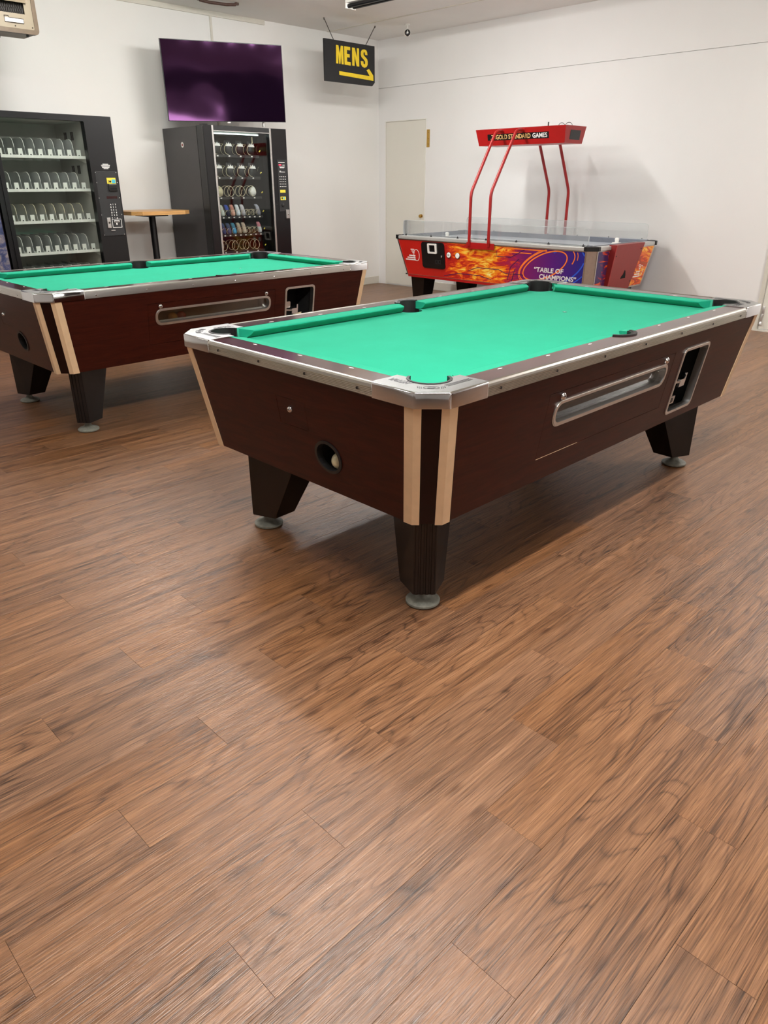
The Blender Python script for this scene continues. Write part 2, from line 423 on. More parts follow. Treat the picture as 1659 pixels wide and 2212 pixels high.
def plate(bm, loops, mp, d0, d1):
    """2-D outline with holes (loops[1:]) turned into a slab by mp(a, b, d)"""
    pts = [p for l in loops for p in l]
    A = [bm.verts.new(mp(p[0], p[1], d0)) for p in pts]
    Bv = [bm.verts.new(mp(p[0], p[1], d1)) for p in pts]
    for t in tess(loops):
        if len(set(t)) < 3: continue
        try:
            bm.faces.new([A[i] for i in t]); bm.faces.new([Bv[i] for i in reversed(t)])
        except ValueError: pass
    s = 0
    for l in loops:
        n = len(l)
        for i in range(n):
            j = (i + 1) % n
            try: bm.faces.new((A[s + i], A[s + j], Bv[s + j], Bv[s + i]))
            except ValueError: pass
        s += n
    return bm
def rr(a0, a1, b0, b1, r, n=5):
    r = min(r, (a1 - a0) / 2 - 1e-5, (b1 - b0) / 2 - 1e-5)
    out = []
    for cx, cy, s in ((a1 - r, b1 - r, 0), (a0 + r, b1 - r, 1), (a0 + r, b0 + r, 2), (a1 - r, b0 + r, 3)):
        for i in range(n + 1):
            t = (s + i / n) * PI / 2
            out.append((cx + r * math.cos(t), cy + r * math.sin(t)))
    return out
def circ(ca, cb, ra, rb=None, n=24, t0=0.0, t1=2 * PI, closed=True):
    rb = rb or ra
    k = n if closed else n + 1
    return [(ca + ra * math.cos(t0 + (t1 - t0) * i / n), cb + rb * math.sin(t0 + (t1 - t0) * i / n)) for i in range(k)]
XY = lambda a, b, d: (a, b, d)
XZ = lambda a, b, d: (a, d, b)
YZ = lambda a, b, d: (d, a, b)
def prism(loops, z0, z1): return plate(NB(), loops, XY, z0, z1)
def lathe(bm, prof, c=(0, 0, 0), n=24, axis='Z'):
    """prof = [(r, h)] from bottom to top"""
    rings = []
    for r, h in prof:
        ring = []
        for i in range(n):
            t = 2 * PI * i / n
            p = (r * math.cos(t), r * math.sin(t), h)
            if axis == 'X': p = (h, p[0], p[1])
            elif axis == 'Y': p = (p[0], h, p[1])
            ring.append(bm.verts.new((p[0] + c[0], p[1] + c[1], p[2] + c[2])))
        rings.append(ring)
    for a, b in zip(rings, rings[1:]):
        for i in range(n):
            j = (i + 1) % n
            bm.faces.new((a[i], a[j], b[j], b[i]))
    bm.faces.new(list(reversed(rings[0]))); bm.faces.new(rings[-1])
    return bm
def tube(bm, path, r, n=10, closed=False, rz=None):
    P = [Vector(p) for p in path]
    k = len(P)
    rings = []
    prevn = None
    for i, p in enumerate(P):
        if closed: t = (P[(i + 1) % k] - P[i - 1]).normalized()
        elif i == 0: t = (P[1] - P[0]).normalized()
        elif i == k - 1: t = (P[-1] - P[-2]).normalized()
        else: t = ((P[i + 1] - p).normalized() + (p - P[i - 1]).normalized()).normalized()
        if prevn is None:
            ref = Vector((0, 0, 1)) if abs(t.z) < 0.9 else Vector((1, 0, 0))
            u = t.cross(ref).normalized()
        else:
            u = (prevn - t * prevn.dot(t)).normalized()
        prevn = u
        v = t.cross(u)
        rr_ = r(i / (k - 1)) if callable(r) else r
        rings.append([bm.verts.new(p + (u * math.cos(2 * PI * j / n) + v * math.sin(2 * PI * j / n)) * rr_) for j in range(n)])
    pairs = list(zip(rings, rings[1:])) + ([(rings[-1], rings[0])] if closed else [])
    for a, b in pairs:
        for i in range(n):
            j = (i + 1) % n
            bm.faces.new((a[i], a[j], b[j], b[i]))
    if not closed:
        bm.faces.new(list(reversed(rings[0]))); bm.faces.new(rings[-1])
    return bm
def arc_path(pts, rad, seg=6):
    """polyline with rounded corners"""
    P = [Vector(p) for p in pts]
    out = [P[0]]
    for a, b, c in zip(P, P[1:], P[2:]):
        d1 = (a - b).normalized(); d2 = (c - b).normalized()
        r = min(rad, (a - b).length * 0.45, (c - b).length * 0.45)
        s, e = b + d1 * r, b + d2 * r
        for i in range(seg + 1):
            t = i / seg
            out.append(s * (1 - t) ** 2 + b * 2 * t * (1 - t) + e * t * t)
    out.append(P[-1])
    return out
def ribbon(bm, pts, wdt, mp, d0, d1, closed=False):
    """flat band along a 2-D polyline"""
    n = len(pts)
    L, R = [], []
    for i, p in enumerate(pts):
        a = pts[i - 1] if (i > 0 or closed) else p
        c = pts[(i + 1) % n] if (i < n - 1 or closed) else p
        tx, ty = c[0] - a[0], c[1] - a[1]
        l = math.hypot(tx, ty) or 1.0
        nx, ny = -ty / l * wdt / 2, tx / l * wdt / 2
        L.append((p[0] + nx, p[1] + ny)); R.append((p[0] - nx, p[1] - ny))
    rng = range(n if closed else n - 1)
    f = lambda pt, d: bm.verts.new(mp(pt[0], pt[1], d))
    LA = [f(p, d0) for p in L]; RA = [f(p, d0) for p in R]; LB = [f(p, d1) for p in L]; RB = [f(p, d1) for p in R]
    for i in rng:
        j = (i + 1) % n
        bm.faces.new((LA[i], LA[j], RA[j], RA[i])); bm.faces.new((LB[i], RB[i], RB[j], LB[j]))
        bm.faces.new((LA[i], LB[i], LB[j], LA[j])); bm.faces.new((RA[i], RA[j], RB[j], RB[i]))
    if not closed:
        bm.faces.new((LA[0], RA[0], RB[0], LB[0])); bm.faces.new((LA[-1], LB[-1], RB[-1], RA[-1]))
    return bm
def text_mesh(s, size, mp, depth=0.001, sx=1.0, shear=0.0, offset=0.0, align='LEFT', space=1.0, fit=None):
    """lettering as real geometry; mp(a, b, d) places the flat text"""
    cu = bpy.data.curves.new('lettering', 'FONT')
    cu.body = s; cu.size = size; cu.extrude = depth / 2; cu.shear = shear; cu.offset = offset
    cu.align_x = align; cu.space_character = space; cu.resolution_u = 3
    o = bpy.data.objects.new('lettering', cu); COL.objects.link(o)
    dg = bpy.context.evaluated_depsgraph_get(); dg.update()
    me = bpy.data.meshes.new_from_object(o.evaluated_get(dg))
    bpy.data.objects.remove(o); bpy.data.curves.remove(cu)
    if fit:
        xs_ = [v.co.x for v in me.vertices]; sx = fit / (max(xs_) - min(xs_))
    for v in me.vertices:
        v.co = mp(v.co.x * sx, v.co.y, v.co.z + depth / 2)
    bm = NB(); bm.from_mesh(me); bpy.data.meshes.remove(me)
    return bm
def copy_tree(o, parent=None):
    c = o.copy(); COL.objects.link(c); c.parent = parent
    for ch in list(o.children): copy_tree(ch, c)
    return c
def pj(P):
    d = Vector(P) - CAM_P
    z = d.dot(FWD)
    if z < 0.05: return None
    return (829.5 + F_PX * d.dot(RGT) / z, 1106 - F_PX * d.dot(UPV) / z)

# ------------------------------------------------------------------ room shell
WX, WY, HC = 7.717, 7.88, 3.0
X0, Y0 = -6.0, -6.0
o = struct(obj('floor', B(X0, WX, Y0, WY, -0.12, -0.004), 'slab'), 'brown wood grain plank floor')
FLOOR = o
struct(obj('ceiling', B(X0, WX, Y0, WY, HC, HC + 0.1), 'ceil'), 'flat off white ceiling')
o = struct(obj('wall_left', B(X0, WX, WY, WY + 0.1, -0.12, HC + 0.1), 'wall'), 'white painted wall behind the vending machines')
WL = o
# right wall: opening free shell + proud upper and lower sheets that leave the thin horizontal joint
wr = struct(obj('wall_right', B(WX + 0.012, WX + 0.112, Y0, WY + 0.1, -0.12, HC + 0.1), 'wall_r'), 'white painted wall behind the air hockey table')
obj('lower_panel', plate(NB(), [[(Y0, 0.0), (1.55, 0.0), (1.55, 2.08), (2.60, 2.08), (2.60, 0.0), (7.018, 0.0), (7.018, 2.072), (7.745, 2.072), (7.745, 0.0), (WY, 0.0), (WY, 2.458), (Y0, 2.458)]], YZ, WX, WX + 0.012), 'wall_r', wr)
obj('upper_panel', B(WX - 0.003, WX + 0.012, Y0, WY, 2.462, HC), 'wall_r', wr)
M['wall_dim'] = plain('wall_unlit_brown', rgb(60, 50, 48), 0.7, var=0.03, scale=2.0)  # dark brown stands in for an unlit hall in the television's reflection
struct(obj('wall_back', B(X0, WX + 0.1, Y0 - 0.1, Y0, -0.12, HC + 0.1), 'wall_dim'))
glow_mat, glow_nt, glow_b = base_mat('glow_panel_white')
glow_b.inputs['Base Color'].default_value = (0.9, 0.9, 0.9, 1); glow_b.inputs['Emission Color'].default_value = (1, 0.97, 0.95, 1); glow_b.inputs['Emission Strength'].default_value = 9.0
wd = struct(obj('glow_panel', B(3.2, 4.95, Y0, Y0 + 0.02, 1.35, 2.06), glow_mat))  # glowing panel added on the unseen wall, for the television to mirror
obj('window_or_glow_frame', plate(NB(), [[(3.14, 1.29), (5.01, 1.29), (5.01, 2.12), (3.14, 2.12)], [(3.2, 1.35), (4.95, 1.35), (4.95, 2.06), (3.2, 2.06)]], XZ, Y0, Y0 + 0.04), 'trim', wd)  # border of the added glowing panel
obj('reflection_panel', plate(NB(), [[(X0, 0.0), (5.05, 0.0), (5.05, 2.6), (X0, 2.6)], [(3.15, 1.30), (5.0, 1.30), (5.0, 2.11), (3.15, 2.11)]], XZ, Y0, Y0 + 0.012), 'wall', bpy.data.objects['wall_back'])  # pale sheet added so the television mirrors a brighter stretch of wall
struct(obj('wall_side', B(X0 - 0.1, X0, Y0 - 0.1, WY + 0.1, -0.12, HC + 0.1), 'wall'))
struct(obj('trim_1', B(X0, 5.9, WY - 0.02, WY, 2.955, HC), 'trim'), 'thin painted trim along ceiling edge')
struct(obj('trim_2', B(6.84, 6.868, Y0, WY - 0.001, HC - 0.004, HC), 'trim'), 'ceiling joint strip running toward the corner')
struct(obj('trim_3', B(5.182, 5.206, WY - 0.012, WY, 1.9, 2.955), 'trim'), 'narrow vertical cable cover above the television')
struct(obj('baseboard_right', B(WX - 0.014, WX, 2.64, 6.99, 0.0, 0.105, bev=0.004), 'trim'), 'white baseboard')
struct(obj('baseboard_left', B(X0, WX - 0.02, WY - 0.014, WY, 0.0, 0.10, bev=0.004), 'trim'), 'white baseboard')

# plank floor: joints at thirds, each plank its own piece
planks = []
r0 = int(math.floor((Y0 - PL_Y0) / PL_W)); r1 = int(math.ceil((WY - PL_Y0) / PL_W))
G = 0.00022
for r_ in range(r0, r1):
    ya = max(Y0, PL_Y0 + r_ * PL_W) + G; yb = min(WY, PL_Y0 + (r_ + 1) * PL_W) - G
    if yb - ya < 0.01: continue
    xs = PL_X0 + ((r_ + 300) % 3) * PL_L / 3
    c0 = int(math.floor((X0 - xs) / PL_L)); c1 = int(math.ceil((WX - xs) / PL_L))
    for c_ in range(c0, c1):
        xa = max(X0, xs + c_ * PL_L) + G; xb = min(WX, xs + (c_ + 1) * PL_L) - G
        if xb - xa < 0.01: continue
        planks.append((xa, xb, ya, yb))
def proj_area(p):
    q = [pj((x, y, 0)) for x, y in ((p[0], p[2]), (p[1], p[2]), (p[1], p[3]), (p[0], p[3]))]
    if any(v is None for v in q): return -1
    cx = sum(v[0] for v in q) / 4; cy = sum(v[1] for v in q) / 4
    if min(v[0] for v in q) > 1659 or max(v[0] for v in q) < 0 or min(v[1] for v in q) > 2212: return -1
    # clip to the frame roughly
    q = [(min(max(v[0], 0), 1659), min(max(v[1], 0), 2212)) for v in q]
    return abs(sum(q[i][0] * q[(i + 1) % 4][1] - q[(i + 1) % 4][0] * q[i][1] for i in range(4))) / 2
planks.sort(key=proj_area, reverse=True)
def plank_bm(bm, xa, xb, ya, yb):
    t, h = 0.0003, 0.004
    bot = [(xa, ya, -h), (xb, ya, -h), (xb, yb, -h), (xa, yb, -h)]
    mid = [(x, y, -t) for x, y, _ in bot]
    top = [(xa + t, ya + t, 0), (xb - t, ya + t, 0), (xb - t, yb - t, 0), (xa + t, yb - t, 0)]
    rings = [[bm.verts.new(p) for p in l] for l in (bot, mid, top)]
    for a, b in zip(rings, rings[1:]):
        for i in range(4): bm.faces.new((a[i], a[(i + 1) % 4], b[(i + 1) % 4], b[i]))
    bm.faces.new(rings[2])
cache = {}
for xa, xb, ya, yb in planks[:300]:
    key = (round(xb - xa, 3), round(yb - ya, 3))
    if key not in cache:
        bm = NB(); plank_bm(bm, 0, xb - xa, 0, yb - ya)
        bmesh.ops.recalc_face_normals(bm, faces=bm.faces[:])
        me = bpy.data.meshes.new('plank'); bm.to_mesh(me); bm.free(); me.materials.append(M['floor']); cache[key] = me
    o = link('plank', cache[key], None, FLOOR); o.location = (xa, ya, 0)
bm = NB()
for p in planks[300:]: plank_bm(bm, *p)
o = obj('far_planks', bm, 'floor', FLOOR); o['kind'] = 'stuff'

# doors in the right wall
d1 = struct(obj('door_1', B(WX + 0.004, WX + 0.0115, 7.030, 7.733, 0.012, 2.060), 'doorp'), 'plain white door in the corner under the hanging sign')
obj('door_frame', plate(NB(), [[(7.018, 0.0), (7.018, 2.072), (7.745, 2.072), (7.745, 0.0), (7.735, 0.0), (7.735, 2.062), (7.028, 2.062), (7.028, 0.0)]], YZ, WX - 0.006, WX + 0.011), 'doorp', d1)
k_ = obj('door_knob', lathe(NB(), [(0.006, -0.036), (0.018, -0.034), (0.022, -0.024), (0.016, -0.013), (0.008, -0.010), (0.008, 0.0), (0.022, 0.001), (0.022, 0.004)], (WX, 7.075, 0.925), 16, 'X'), 'brass', d1, 40)
d2 = struct(obj('door_2', B(WX + 0.003, WX + 0.0115, 1.60, 2.555, 0.022, 2.03), 'doorp'), 'white door at the right edge of the room')
obj('door_frame', plate(NB(), [[(1.55, 0.0), (1.55, 2.08), (2.60, 2.08), (2.60, 0.0), (2.565, 0.0), (2.565, 2.04), (1.59, 2.04), (1.59, 0.0)]], YZ, WX - 0.012, WX + 0.011), 'trim', d2)
obj('door_stop_moulding', B(WX - 0.006, WX + 0.003, 2.560, 2.575, 0.0, 2.04), 'trim', d2)
obj('threshold', B(WX - 0.02, WX + 0.0115, 1.59, 2.60, 0.0, 0.012), 'trim', d2)
bm = NB(); box(bm, WX - 0.008, WX + 0.003, 2.525, 2.548, 0.135, 0.235, 0.002); box(bm, WX - 0.022, WX - 0.006, 2.529, 2.545, 0.09, 0.16, 0.003)
lathe(bm, [(0.010, 0.055), (0.017, 0.06), (0.017, 0.08), (0.008, 0.092)], (WX - 0.018, 2.537, 0.0), 10)
obj('kick_down_holder', bm, 'steel', d2, 40)
o = tag(obj('push_plate', B(WX - 0.004, WX, 6.953, 7.004, 1.745, 1.946, bev=0.001), 'brass'), 'narrow brass plate on the wall beside the white door', 'plate')
for z_ in (1.78, 1.845, 1.91):
    obj('screw', lathe(NB(), [(0.004, -0.0055), (0.0045, -0.004)], (WX, 6.978, z_), 8, 'X'), 'chain', o)

# ------------------------------------------------------------------ pool tables
TL, TW = 2.3744, 1.3303
ZR, ZB = 0.770, 0.379                # bottom of the rail chrome, bottom of the cabinet
ZW, ZBED = 0.813, 0.775
CH = 0.0706
KI = (0.0695 - 0.008) / (ZR - ZB)
def ins(z): return 0.008 + (ZR - z) * KI
def chb(z): return 0.0650 + (z - ZB) / (ZR - ZB) * 0.0056
def side_map(s):
    """(a, z, depth) on one of the four sloping cabinet faces -> table coordinates"""
    if s == 0: return lambda a, z, d: (a, ins(z) + d, z)
    if s == 1: return lambda a, z, d: (TL - a, TW - ins(z) - d, z)
    if s == 2: return lambda a, z, d: (ins(z) + d, a, z)
    return lambda a, z, d: (TL - ins(z) - d, TW - a, z)
CORN = [lambda u, v: (u, v), lambda u, v: (TL - u, v), lambda u, v: (TL - u, TW - v), lambda u, v: (u, TW - v)]
RC, RS = 0.0625, 0.058               # corner and side pocket radius
PC, PSV = 0.1442, 0.125

def cushion(bm, a0b, a0n, a1b, a1n, mp):
    prof = [(0.096, 0.8125), (0.146, 0.8080), (0.152, 0.8070), (0.1552, 0.8050), (0.1560, 0.8020), (0.1480, 0.7890), (0.1330, 0.7770), (0.096, 0.777)]
    A = []; Bv = []
    for d, z in prof:
        t = min(1.0, (d - 0.096) / 0.061)
        A.append(bm.verts.new(mp(a0b + (a0n - a0b) * t, d, z))); Bv.append(bm.verts.new(mp(a1b + (a1n - a1b) * t, d, z)))
    n = len(prof)
    for i in range(n):
        j = (i + 1) % n
        bm.faces.new((A[i], A[j], Bv[j], Bv[i]))
    bm.faces.new(A); bm.faces.new(list(reversed(Bv)))
    return bm

def pool_table(loc, label, ribbed):
    T = thing('pool_table', label, 'pool table', loc, 'pool tables')
    # --- cabinet
    zt = 0.772
    for s, LEN in ((0, TL), (1, TL), (2, TW), (3, TW)):
        mp = side_map(s)
        et, eb = ins(zt) + chb(zt), ins(ZB) + chb(ZB)
        outer = [(eb, ZB), (LEN - eb, ZB), (LEN - et, zt), (et, zt)]
        holes = []
        win = rr(0.645, 1.457, 0.580, 0.668, 0.036); coin = rr(1.580, 1.825, 0.418, 0.706, 0.022)
        door = [(0.596, 0.470), (1.497, 0.470), (1.497, 0.706), (0.596, 0.706)]
        lockp = [(0.577, 0.580), (0.730, 0.580), (0.730, 0.680), (0.577, 0.680)]
        hole = circ(0.495, 0.508, 0.060, 0.053, 28)
        if s == 0: holes = [door, coin]
        if s == 2: holes = [lockp, hole]
        p = obj('side_panel' if s < 2 else 'end_panel', plate(NB(), [outer] + holes, mp, 0, 0.018), 'lam', T)
        if s == 0:
            g = 0.0014
            dr = obj('access_panel', plate(NB(), [[(0.596 + g, 0.470 + g), (1.497 - g, 0.470 + g), (1.497 - g, 0.706 - g), (0.596 + g, 0.706 - g)], win], mp, 0.0004, 0.018), 'lam', T)
            if ribbed: obj('edge_highlight', plate(NB(), [[(0.600, 0.4690), (0.862, 0.4690), (0.862, 0.4702), (0.600, 0.4702)]], mp, -0.0003, 0.001), 'strip', dr)  # light caught by the panel's lower edge, painted as a pale strip
            obj('panel_gap', plate(NB(), [[(0.590, 0.464), (1.503, 0.464), (1.503, 0.712), (0.590, 0.712)], rr(0.644, 1.458, 0.579, 0.669, 0.036)], mp, 0.0182, 0.0192), 'void', T)
            inner = rr(0.655, 1.447, 0.590, 0.659, 0.030)
            fr = obj('viewer_frame', plate(NB(), [win, inner], mp, -0.004, 0.030), 'steel', T)
            obj('bevel_ring', plate(NB(), [rr(0.641, 1.461, 0.576, 0.672, 0.039), win], mp, -0.0025, 0.0004), 'steel', fr)
            obj('viewer_glass', plate(NB(), [inner], mp, 0.024, 0.027), 'glassd', T)
            # ball tray behind the glass
            bm = NB()
            plate(bm, [rr(0.630, 1.470, 0.565, 0.685, 0.03)], mp, 0.150, 0.152)
            plate(bm, [[(0.630, 0.565), (1.470, 0.565), (1.470, 0.571), (0.630, 0.571)]], mp, 0.032, 0.15)
            plate(bm, [[(0.630, 0.682), (1.470, 0.682), (1.470, 0.685), (0.630, 0.685)]], mp, 0.032, 0.15)
            plate(bm, [[(0.630, 0.565), (0.634, 0.565), (0.634, 0.685), (0.630, 0.685)]], mp, 0.032, 0.15)
            plate(bm, [[(1.466, 0.565), (1.470, 0.565), (1.470, 0.685), (1.466, 0.685)]], mp, 0.032, 0.15)
            obj('ball_tray', bm, trayM, T)
            obj('tray_lip', plate(NB(), [[(0.652, 0.583), (1.450, 0.583), (1.450, 0.600), (0.652, 0.600)]], mp, 0.030, 0.034), 'steel', T)
            for a in (0.674, 1.423):
                q = Vector(mp(a, 0.686, -0.0005))
                kb = obj('lock', lathe(NB(), [(0.013, 0.002), (0.0135, -0.004), (0.011, -0.008), (0.006, -0.010)], q, 16, 'Y'), 'chrome', T, 40)
                obj('keyhole', lathe(NB(), [(0.003, -0.0098), (0.003, -0.0106)], q, 8, 'Y'), 'black', kb)
            # coin mechanism recess
            ci = rr(1.590, 1.815, 0.428, 0.696, 0.018)
            fr = obj('coin_frame', plate(NB(), [coin, ci], mp, -0.004, 0.030), 'steel', T)
            obj('bevel_ring', plate(NB(), [rr(1.577, 1.828, 0.415, 0.709, 0.024), coin], mp, -0.003, 0.0004), 'steel', fr)
            for a_, z_ in ((1.821, 0.56), (1.69, 0.423)):
                q = Vector(mp(a_, z_, -0.005)); obj('screw', lathe(NB(), [(0.0035, 0.002), (0.003, 0.0)], q, 8, 'Y'), 'chrome', fr)
            bm = NB()
            plate(bm, [rr(1.575, 1.83, 0.413, 0.711, 0.02)], mp, 0.20, 0.203)
            for a0, a1, z0, z1 in ((1.570, 1.578, 0.41, 0.715), (1.828, 1.835, 0.41, 0.715), (1.575, 1.83, 0.408, 0.416), (1.575, 1.83, 0.709, 0.715)):
                plate(bm, [[(a0, z0), (a1, z0), (a1, z1), (a0, z1)]], mp, 0.030, 0.2)
            obj('recess', bm, 'void', T)
            cm = obj('coin_slide', plate(NB(), [[(1.594, 0.556), (1.662, 0.548), (1.662, 0.556), (1.594, 0.566)]], mp, 0.002, 0.03), 'steel', T)
            obj('coin_lug', plate(NB(), [[(1.640, 0.532), (1.690, 0.532), (1.690, 0.590), (1.680, 0.590), (1.680, 0.566), (1.640, 0.566)]], mp, 0.0, 0.020), 'chrome', cm)
            obj('slide_plate', plate(NB(), [rr(1.594, 1.640, 0.570, 0.612, 0.008)], mp, 0.020, 0.024), 'steel', cm)
            cb = obj('lock_block', plate(NB(), [[(1.612, 0.458), (1.652, 0.458), (1.652, 0.492), (1.612, 0.492)]], mp, 0.006, 0.04), 'steel', T)
            obj('block_face', plate(NB(), [[(1.618, 0.464), (1.636, 0.464), (1.636, 0.486), (1.618, 0.486)]], mp, 0.0045, 0.006), 'black', cb)
            if not ribbed:
                obj('paper_tag', plate(NB(), [[(1.655, 0.490), (1.725, 0.497), (1.725, 0.535), (1.655, 0.528)]], mp, 0.004, 0.006), 'cream', cm)
        if s == 2:
            g = 0.0012
            lp = obj('lock_panel', plate(NB(), [[(0.577 + g, 0.580 + g), (0.730 - g, 0.580 + g), (0.730 - g, 0.680 - g), (0.577 + g, 0.680 - g)]], mp, 0.0004, 0.018), 'lam', T)
            obj('panel_gap', plate(NB(), [[(0.572, 0.575), (0.735, 0.575), (0.735, 0.685), (0.572, 0.685)]], mp, 0.0182, 0.0190), 'void', T)
            q = Vector(mp(0.657, 0.643, -0.0005))
            kb = obj('lock', lathe(NB(), [(0.011, 0.002), (0.0115, -0.004), (0.009, -0.009), (0.005, -0.011)], q, 16, 'X'), 'chrome', T, 40)
            obj('keyhole', lathe(NB(), [(0.0025, -0.0108), (0.0025, -0.0116)], q, 8, 'X'), 'black', kb)
            fr = obj('ball_return_ring', plate(NB(), [circ(0.495, 0.508, 0.066, 0.058, 32), circ(0.495, 0.508, 0.055, 0.048, 32)], mp, -0.004, 0.02), 'rubber', T)
            bm = NB()
            o_, i_ = circ(0.495, 0.508, 0.0600, 0.0525, 28), circ(0.495, 0.508, 0.056, 0.0485, 28)
            plate(bm, [o_, i_], mp, 0.02, 0.17); plate(bm, [o_], mp, 0.17, 0.173)
            obj('ball_return_cup', bm, 'void', T)
    # cabinet floor
    i0 = ins(ZB) + 0.004
    cc_ = chb(ZB) + 0.002
    obj('cabinet_bottom', prism([[(i0, i0 + cc_), (i0 + cc_, i0), (TL - i0 - cc_, i0), (TL - i0, i0 + cc_), (TL - i0, TW - i0 - cc_), (TL - i0 - cc_, TW - i0), (i0 + cc_, TW - i0), (i0, TW - i0 - cc_)]], ZB + 0.002, ZB + 0.012), 'lamdark', T)
    # corner posts with the two tan strips, legs
    for ci, cf in enumerate(CORN):
        def cpt(u, v, z):
            a, b = cf(u, v); return (a, b, z)
        def loop(z, d, f0, f1):
            """points across the corner: distance s along face u-side .. chamfer .. v-side"""
            i, c = ins(z) + d, chb(z)
            return i, c
        bm = NB()
        def chp(z, t, d):      # t in 0..1 across the chamfer, d inward
            i, c = ins(z), chb(z)
            u = i + c * t; v = i + c * (1 - t)
            return cpt(u + d * 0.7071, v + d * 0.7071, z)
        hexa(bm, [chp(ZB, 0, 0), chp(ZB, 1, 0), chp(ZB, 1, 0.012), chp(ZB, 0, 0.012)], [chp(zt, 0, 0), chp(zt, 1, 0), chp(zt, 1, 0.012), chp(zt, 0, 0.012)])
        post = obj('corner_post', bm, 'lamdark', T)
        for sd in (0, 1):
            bm = NB()
            def sp(z, k, d):
                i, c = ins(z), chb(z)
                if k == 0: u, v, nu, nv = i, i + c + 0.033, -1, 0                     # on the end face
                elif k == 1: u, v, nu, nv = i, i + c, -0.92, -0.38                     # fold
                else: u, v, nu, nv = i + 0.0155, i + c - 0.0155, -0.7071, -0.7071     # on the chamfer
                u += nu * d; v += nv * d
                if sd: u, v = v, u
                return cpt(u, v, z)
            zb_, zt_ = ZB - 0.003, 0.7705
            Lb = [sp(zb_, k, 0.003) for k in range(3)] + [sp(zb_, k, -0.001) for k in (2, 1, 0)]
            Lt = [sp(zt_, k, 0.003) for k in range(3)] + [sp(zt_, k, -0.001) for k in (2, 1, 0)]
            hexa(bm, Lb, Lt)
            obj('corner_strip', bm, 'strip', post)
        # leg
        bm = NB()
        top = [(0.157, 0.205), (0.210, 0.152), (0.417, 0.259), (0.417, 0.417), (0.259, 0.417)]
        bot = [(0.157, 0.205), (0.210, 0.152), (0.305, 0.196), (0.300, 0.300), (0.196, 0.305)]
        hexa(bm, [cpt(u, v, 0.061) for u, v in bot], [cpt(u, v, ZB + 0.003) for u, v in top])
        leg = obj('leg', bm, 'legblack', T)
        for t in (0.14, 0.38, 0.62, 0.86):
            def rp(t_, z, d):
                u = 0.157 + 0.053 * t_; v = 0.205 - 0.053 * t_
                return cpt(u - d * 0.7071, v - d * 0.7071, z)
            bm = NB()
            hexa(bm, [rp(t - 0.085, 0.062, -0.001), rp(t + 0.085, 0.062, -0.001), rp(t + 0.06, 0.062, 0.003), rp(t - 0.06, 0.062, 0.003)],
                     [rp(t - 0.085, 0.374, -0.001), rp(t + 0.085, 0.374, -0.001), rp(t + 0.06, 0.374, 0.003), rp(t - 0.06, 0.374, 0.003)])
            obj('leg_rib', bm, 'legblack', leg)
        u, v = cf(0.2223, 0.2188)
        obj('levelling_foot', lathe(NB(), [(0.052, 0.0), (0.060, 0.005), (0.060, 0.012), (0.052, 0.018), (0.030, 0.024), (0.021, 0.030), (0.017, 0.040), (0.017, 0.095)], (u, v, 0), 32), 'foot', leg, 35)
    # --- rails: wood cap, trim, castings
    rails = []
    uo = 0.226
    for s, LEN in ((0, TL), (1, TL), (2, TW), (3, TW)):
        def fm(a, d, z, s=s):
            if s == 0: return (a, d, z)
            if s == 1: return (TL - a, TW - d, z)
            if s == 2: return (d, a, z)
            return (TL - d, TW - a, z)
        if s < 2:
            mid = [(LEN / 2 + 0.064 * math.cos(t), PSV + 0.064 * math.sin(t)) for t in [-0.405 - (PI - 0.81) * i / 14 for i in range(15)]]
            mid = [p for p in mid]
            outl = [(uo, 0.012), (LEN - uo, 0.012), (LEN - uo - 0.012, 0.0995)] + mid + [(uo + 0.012, 0.0995)]
        else:
            outl = [(uo, 0.012), (LEN - uo, 0.012), (LEN - uo - 0.012, 0.0995), (uo + 0.012, 0.0995)]
        rail = obj('rail_cap', plate(NB(), [outl], fm, 0.778, ZW), 'railwood', T)
        # trim profile (d, z)
        if ribbed:
            prof = [(0.018, 0.8125), (0.012, 0.8150), (0.006, 0.8135), (0.002, 0.8085), (0.001, 0.8020), (0.0035, 0.8010)]
            z_ = 0.8005
            for k in range(6):
                prof += [(0.0042, z_ - 0.0006), (0.0006, z_ - 0.0020), (0.0006, z_ - 0.0034), (0.0042, z_ - 0.0047)]
                z_ -= 0.0048
            prof += [(0.002, 0.7712), (0.018, 0.7712)]
        else:
            prof = [(0.018, 0.8125), (0.012, 0.8150), (0.006, 0.8135), (0.002, 0.8085), (0.001, 0.8000), (0.001, 0.7730), (0.003, 0.7712), (0.018, 0.7712)]
        bm = NB()
        hexa(bm, [fm(0.236, d, z) for d, z in prof], [fm(LEN - 0.236, d, z) for d, z in prof])
        tr = obj('rail_trim', bm, 'alu_rib' if ribbed else 'alu', T, 25)
        k = 7 if s < 2 else 4
        for i in range(k):
            a = 0.30 + (LEN - 0.60) * i / (k - 1)
            q = Vector(fm(a, 0.0012, 0.787))
            ax = 'Y' if s < 2 else 'X'
            sg = -1 if s in (0, 2) else 1
            obj('screw', lathe(NB(), [(0.0045, 0.002 * -sg), (0.0045, 0.0008 * sg), (0.002, 0.0014 * sg)], q, 8, ax), 'black' if ribbed else 'chrome', tr)
        # sights
        if s < 2: pos = [LEN / 2 + sg * 0.262 * k for sg in (-1, 1) for k in (1, 2, 3)]
        else: pos = [LEN / 2 + 0.252 * k for k in (-1, 0, 1)]
        for a in pos:
            dm = [(a - 0.013, 0.084), (a + 0.001, 0.0795), (a + 0.013, 0.084), (a - 0.001, 0.0885)]
            obj('sight', plate(NB(), [dm], fm, ZW - 0.001, ZW + 0.0006), 'pearl', rail)
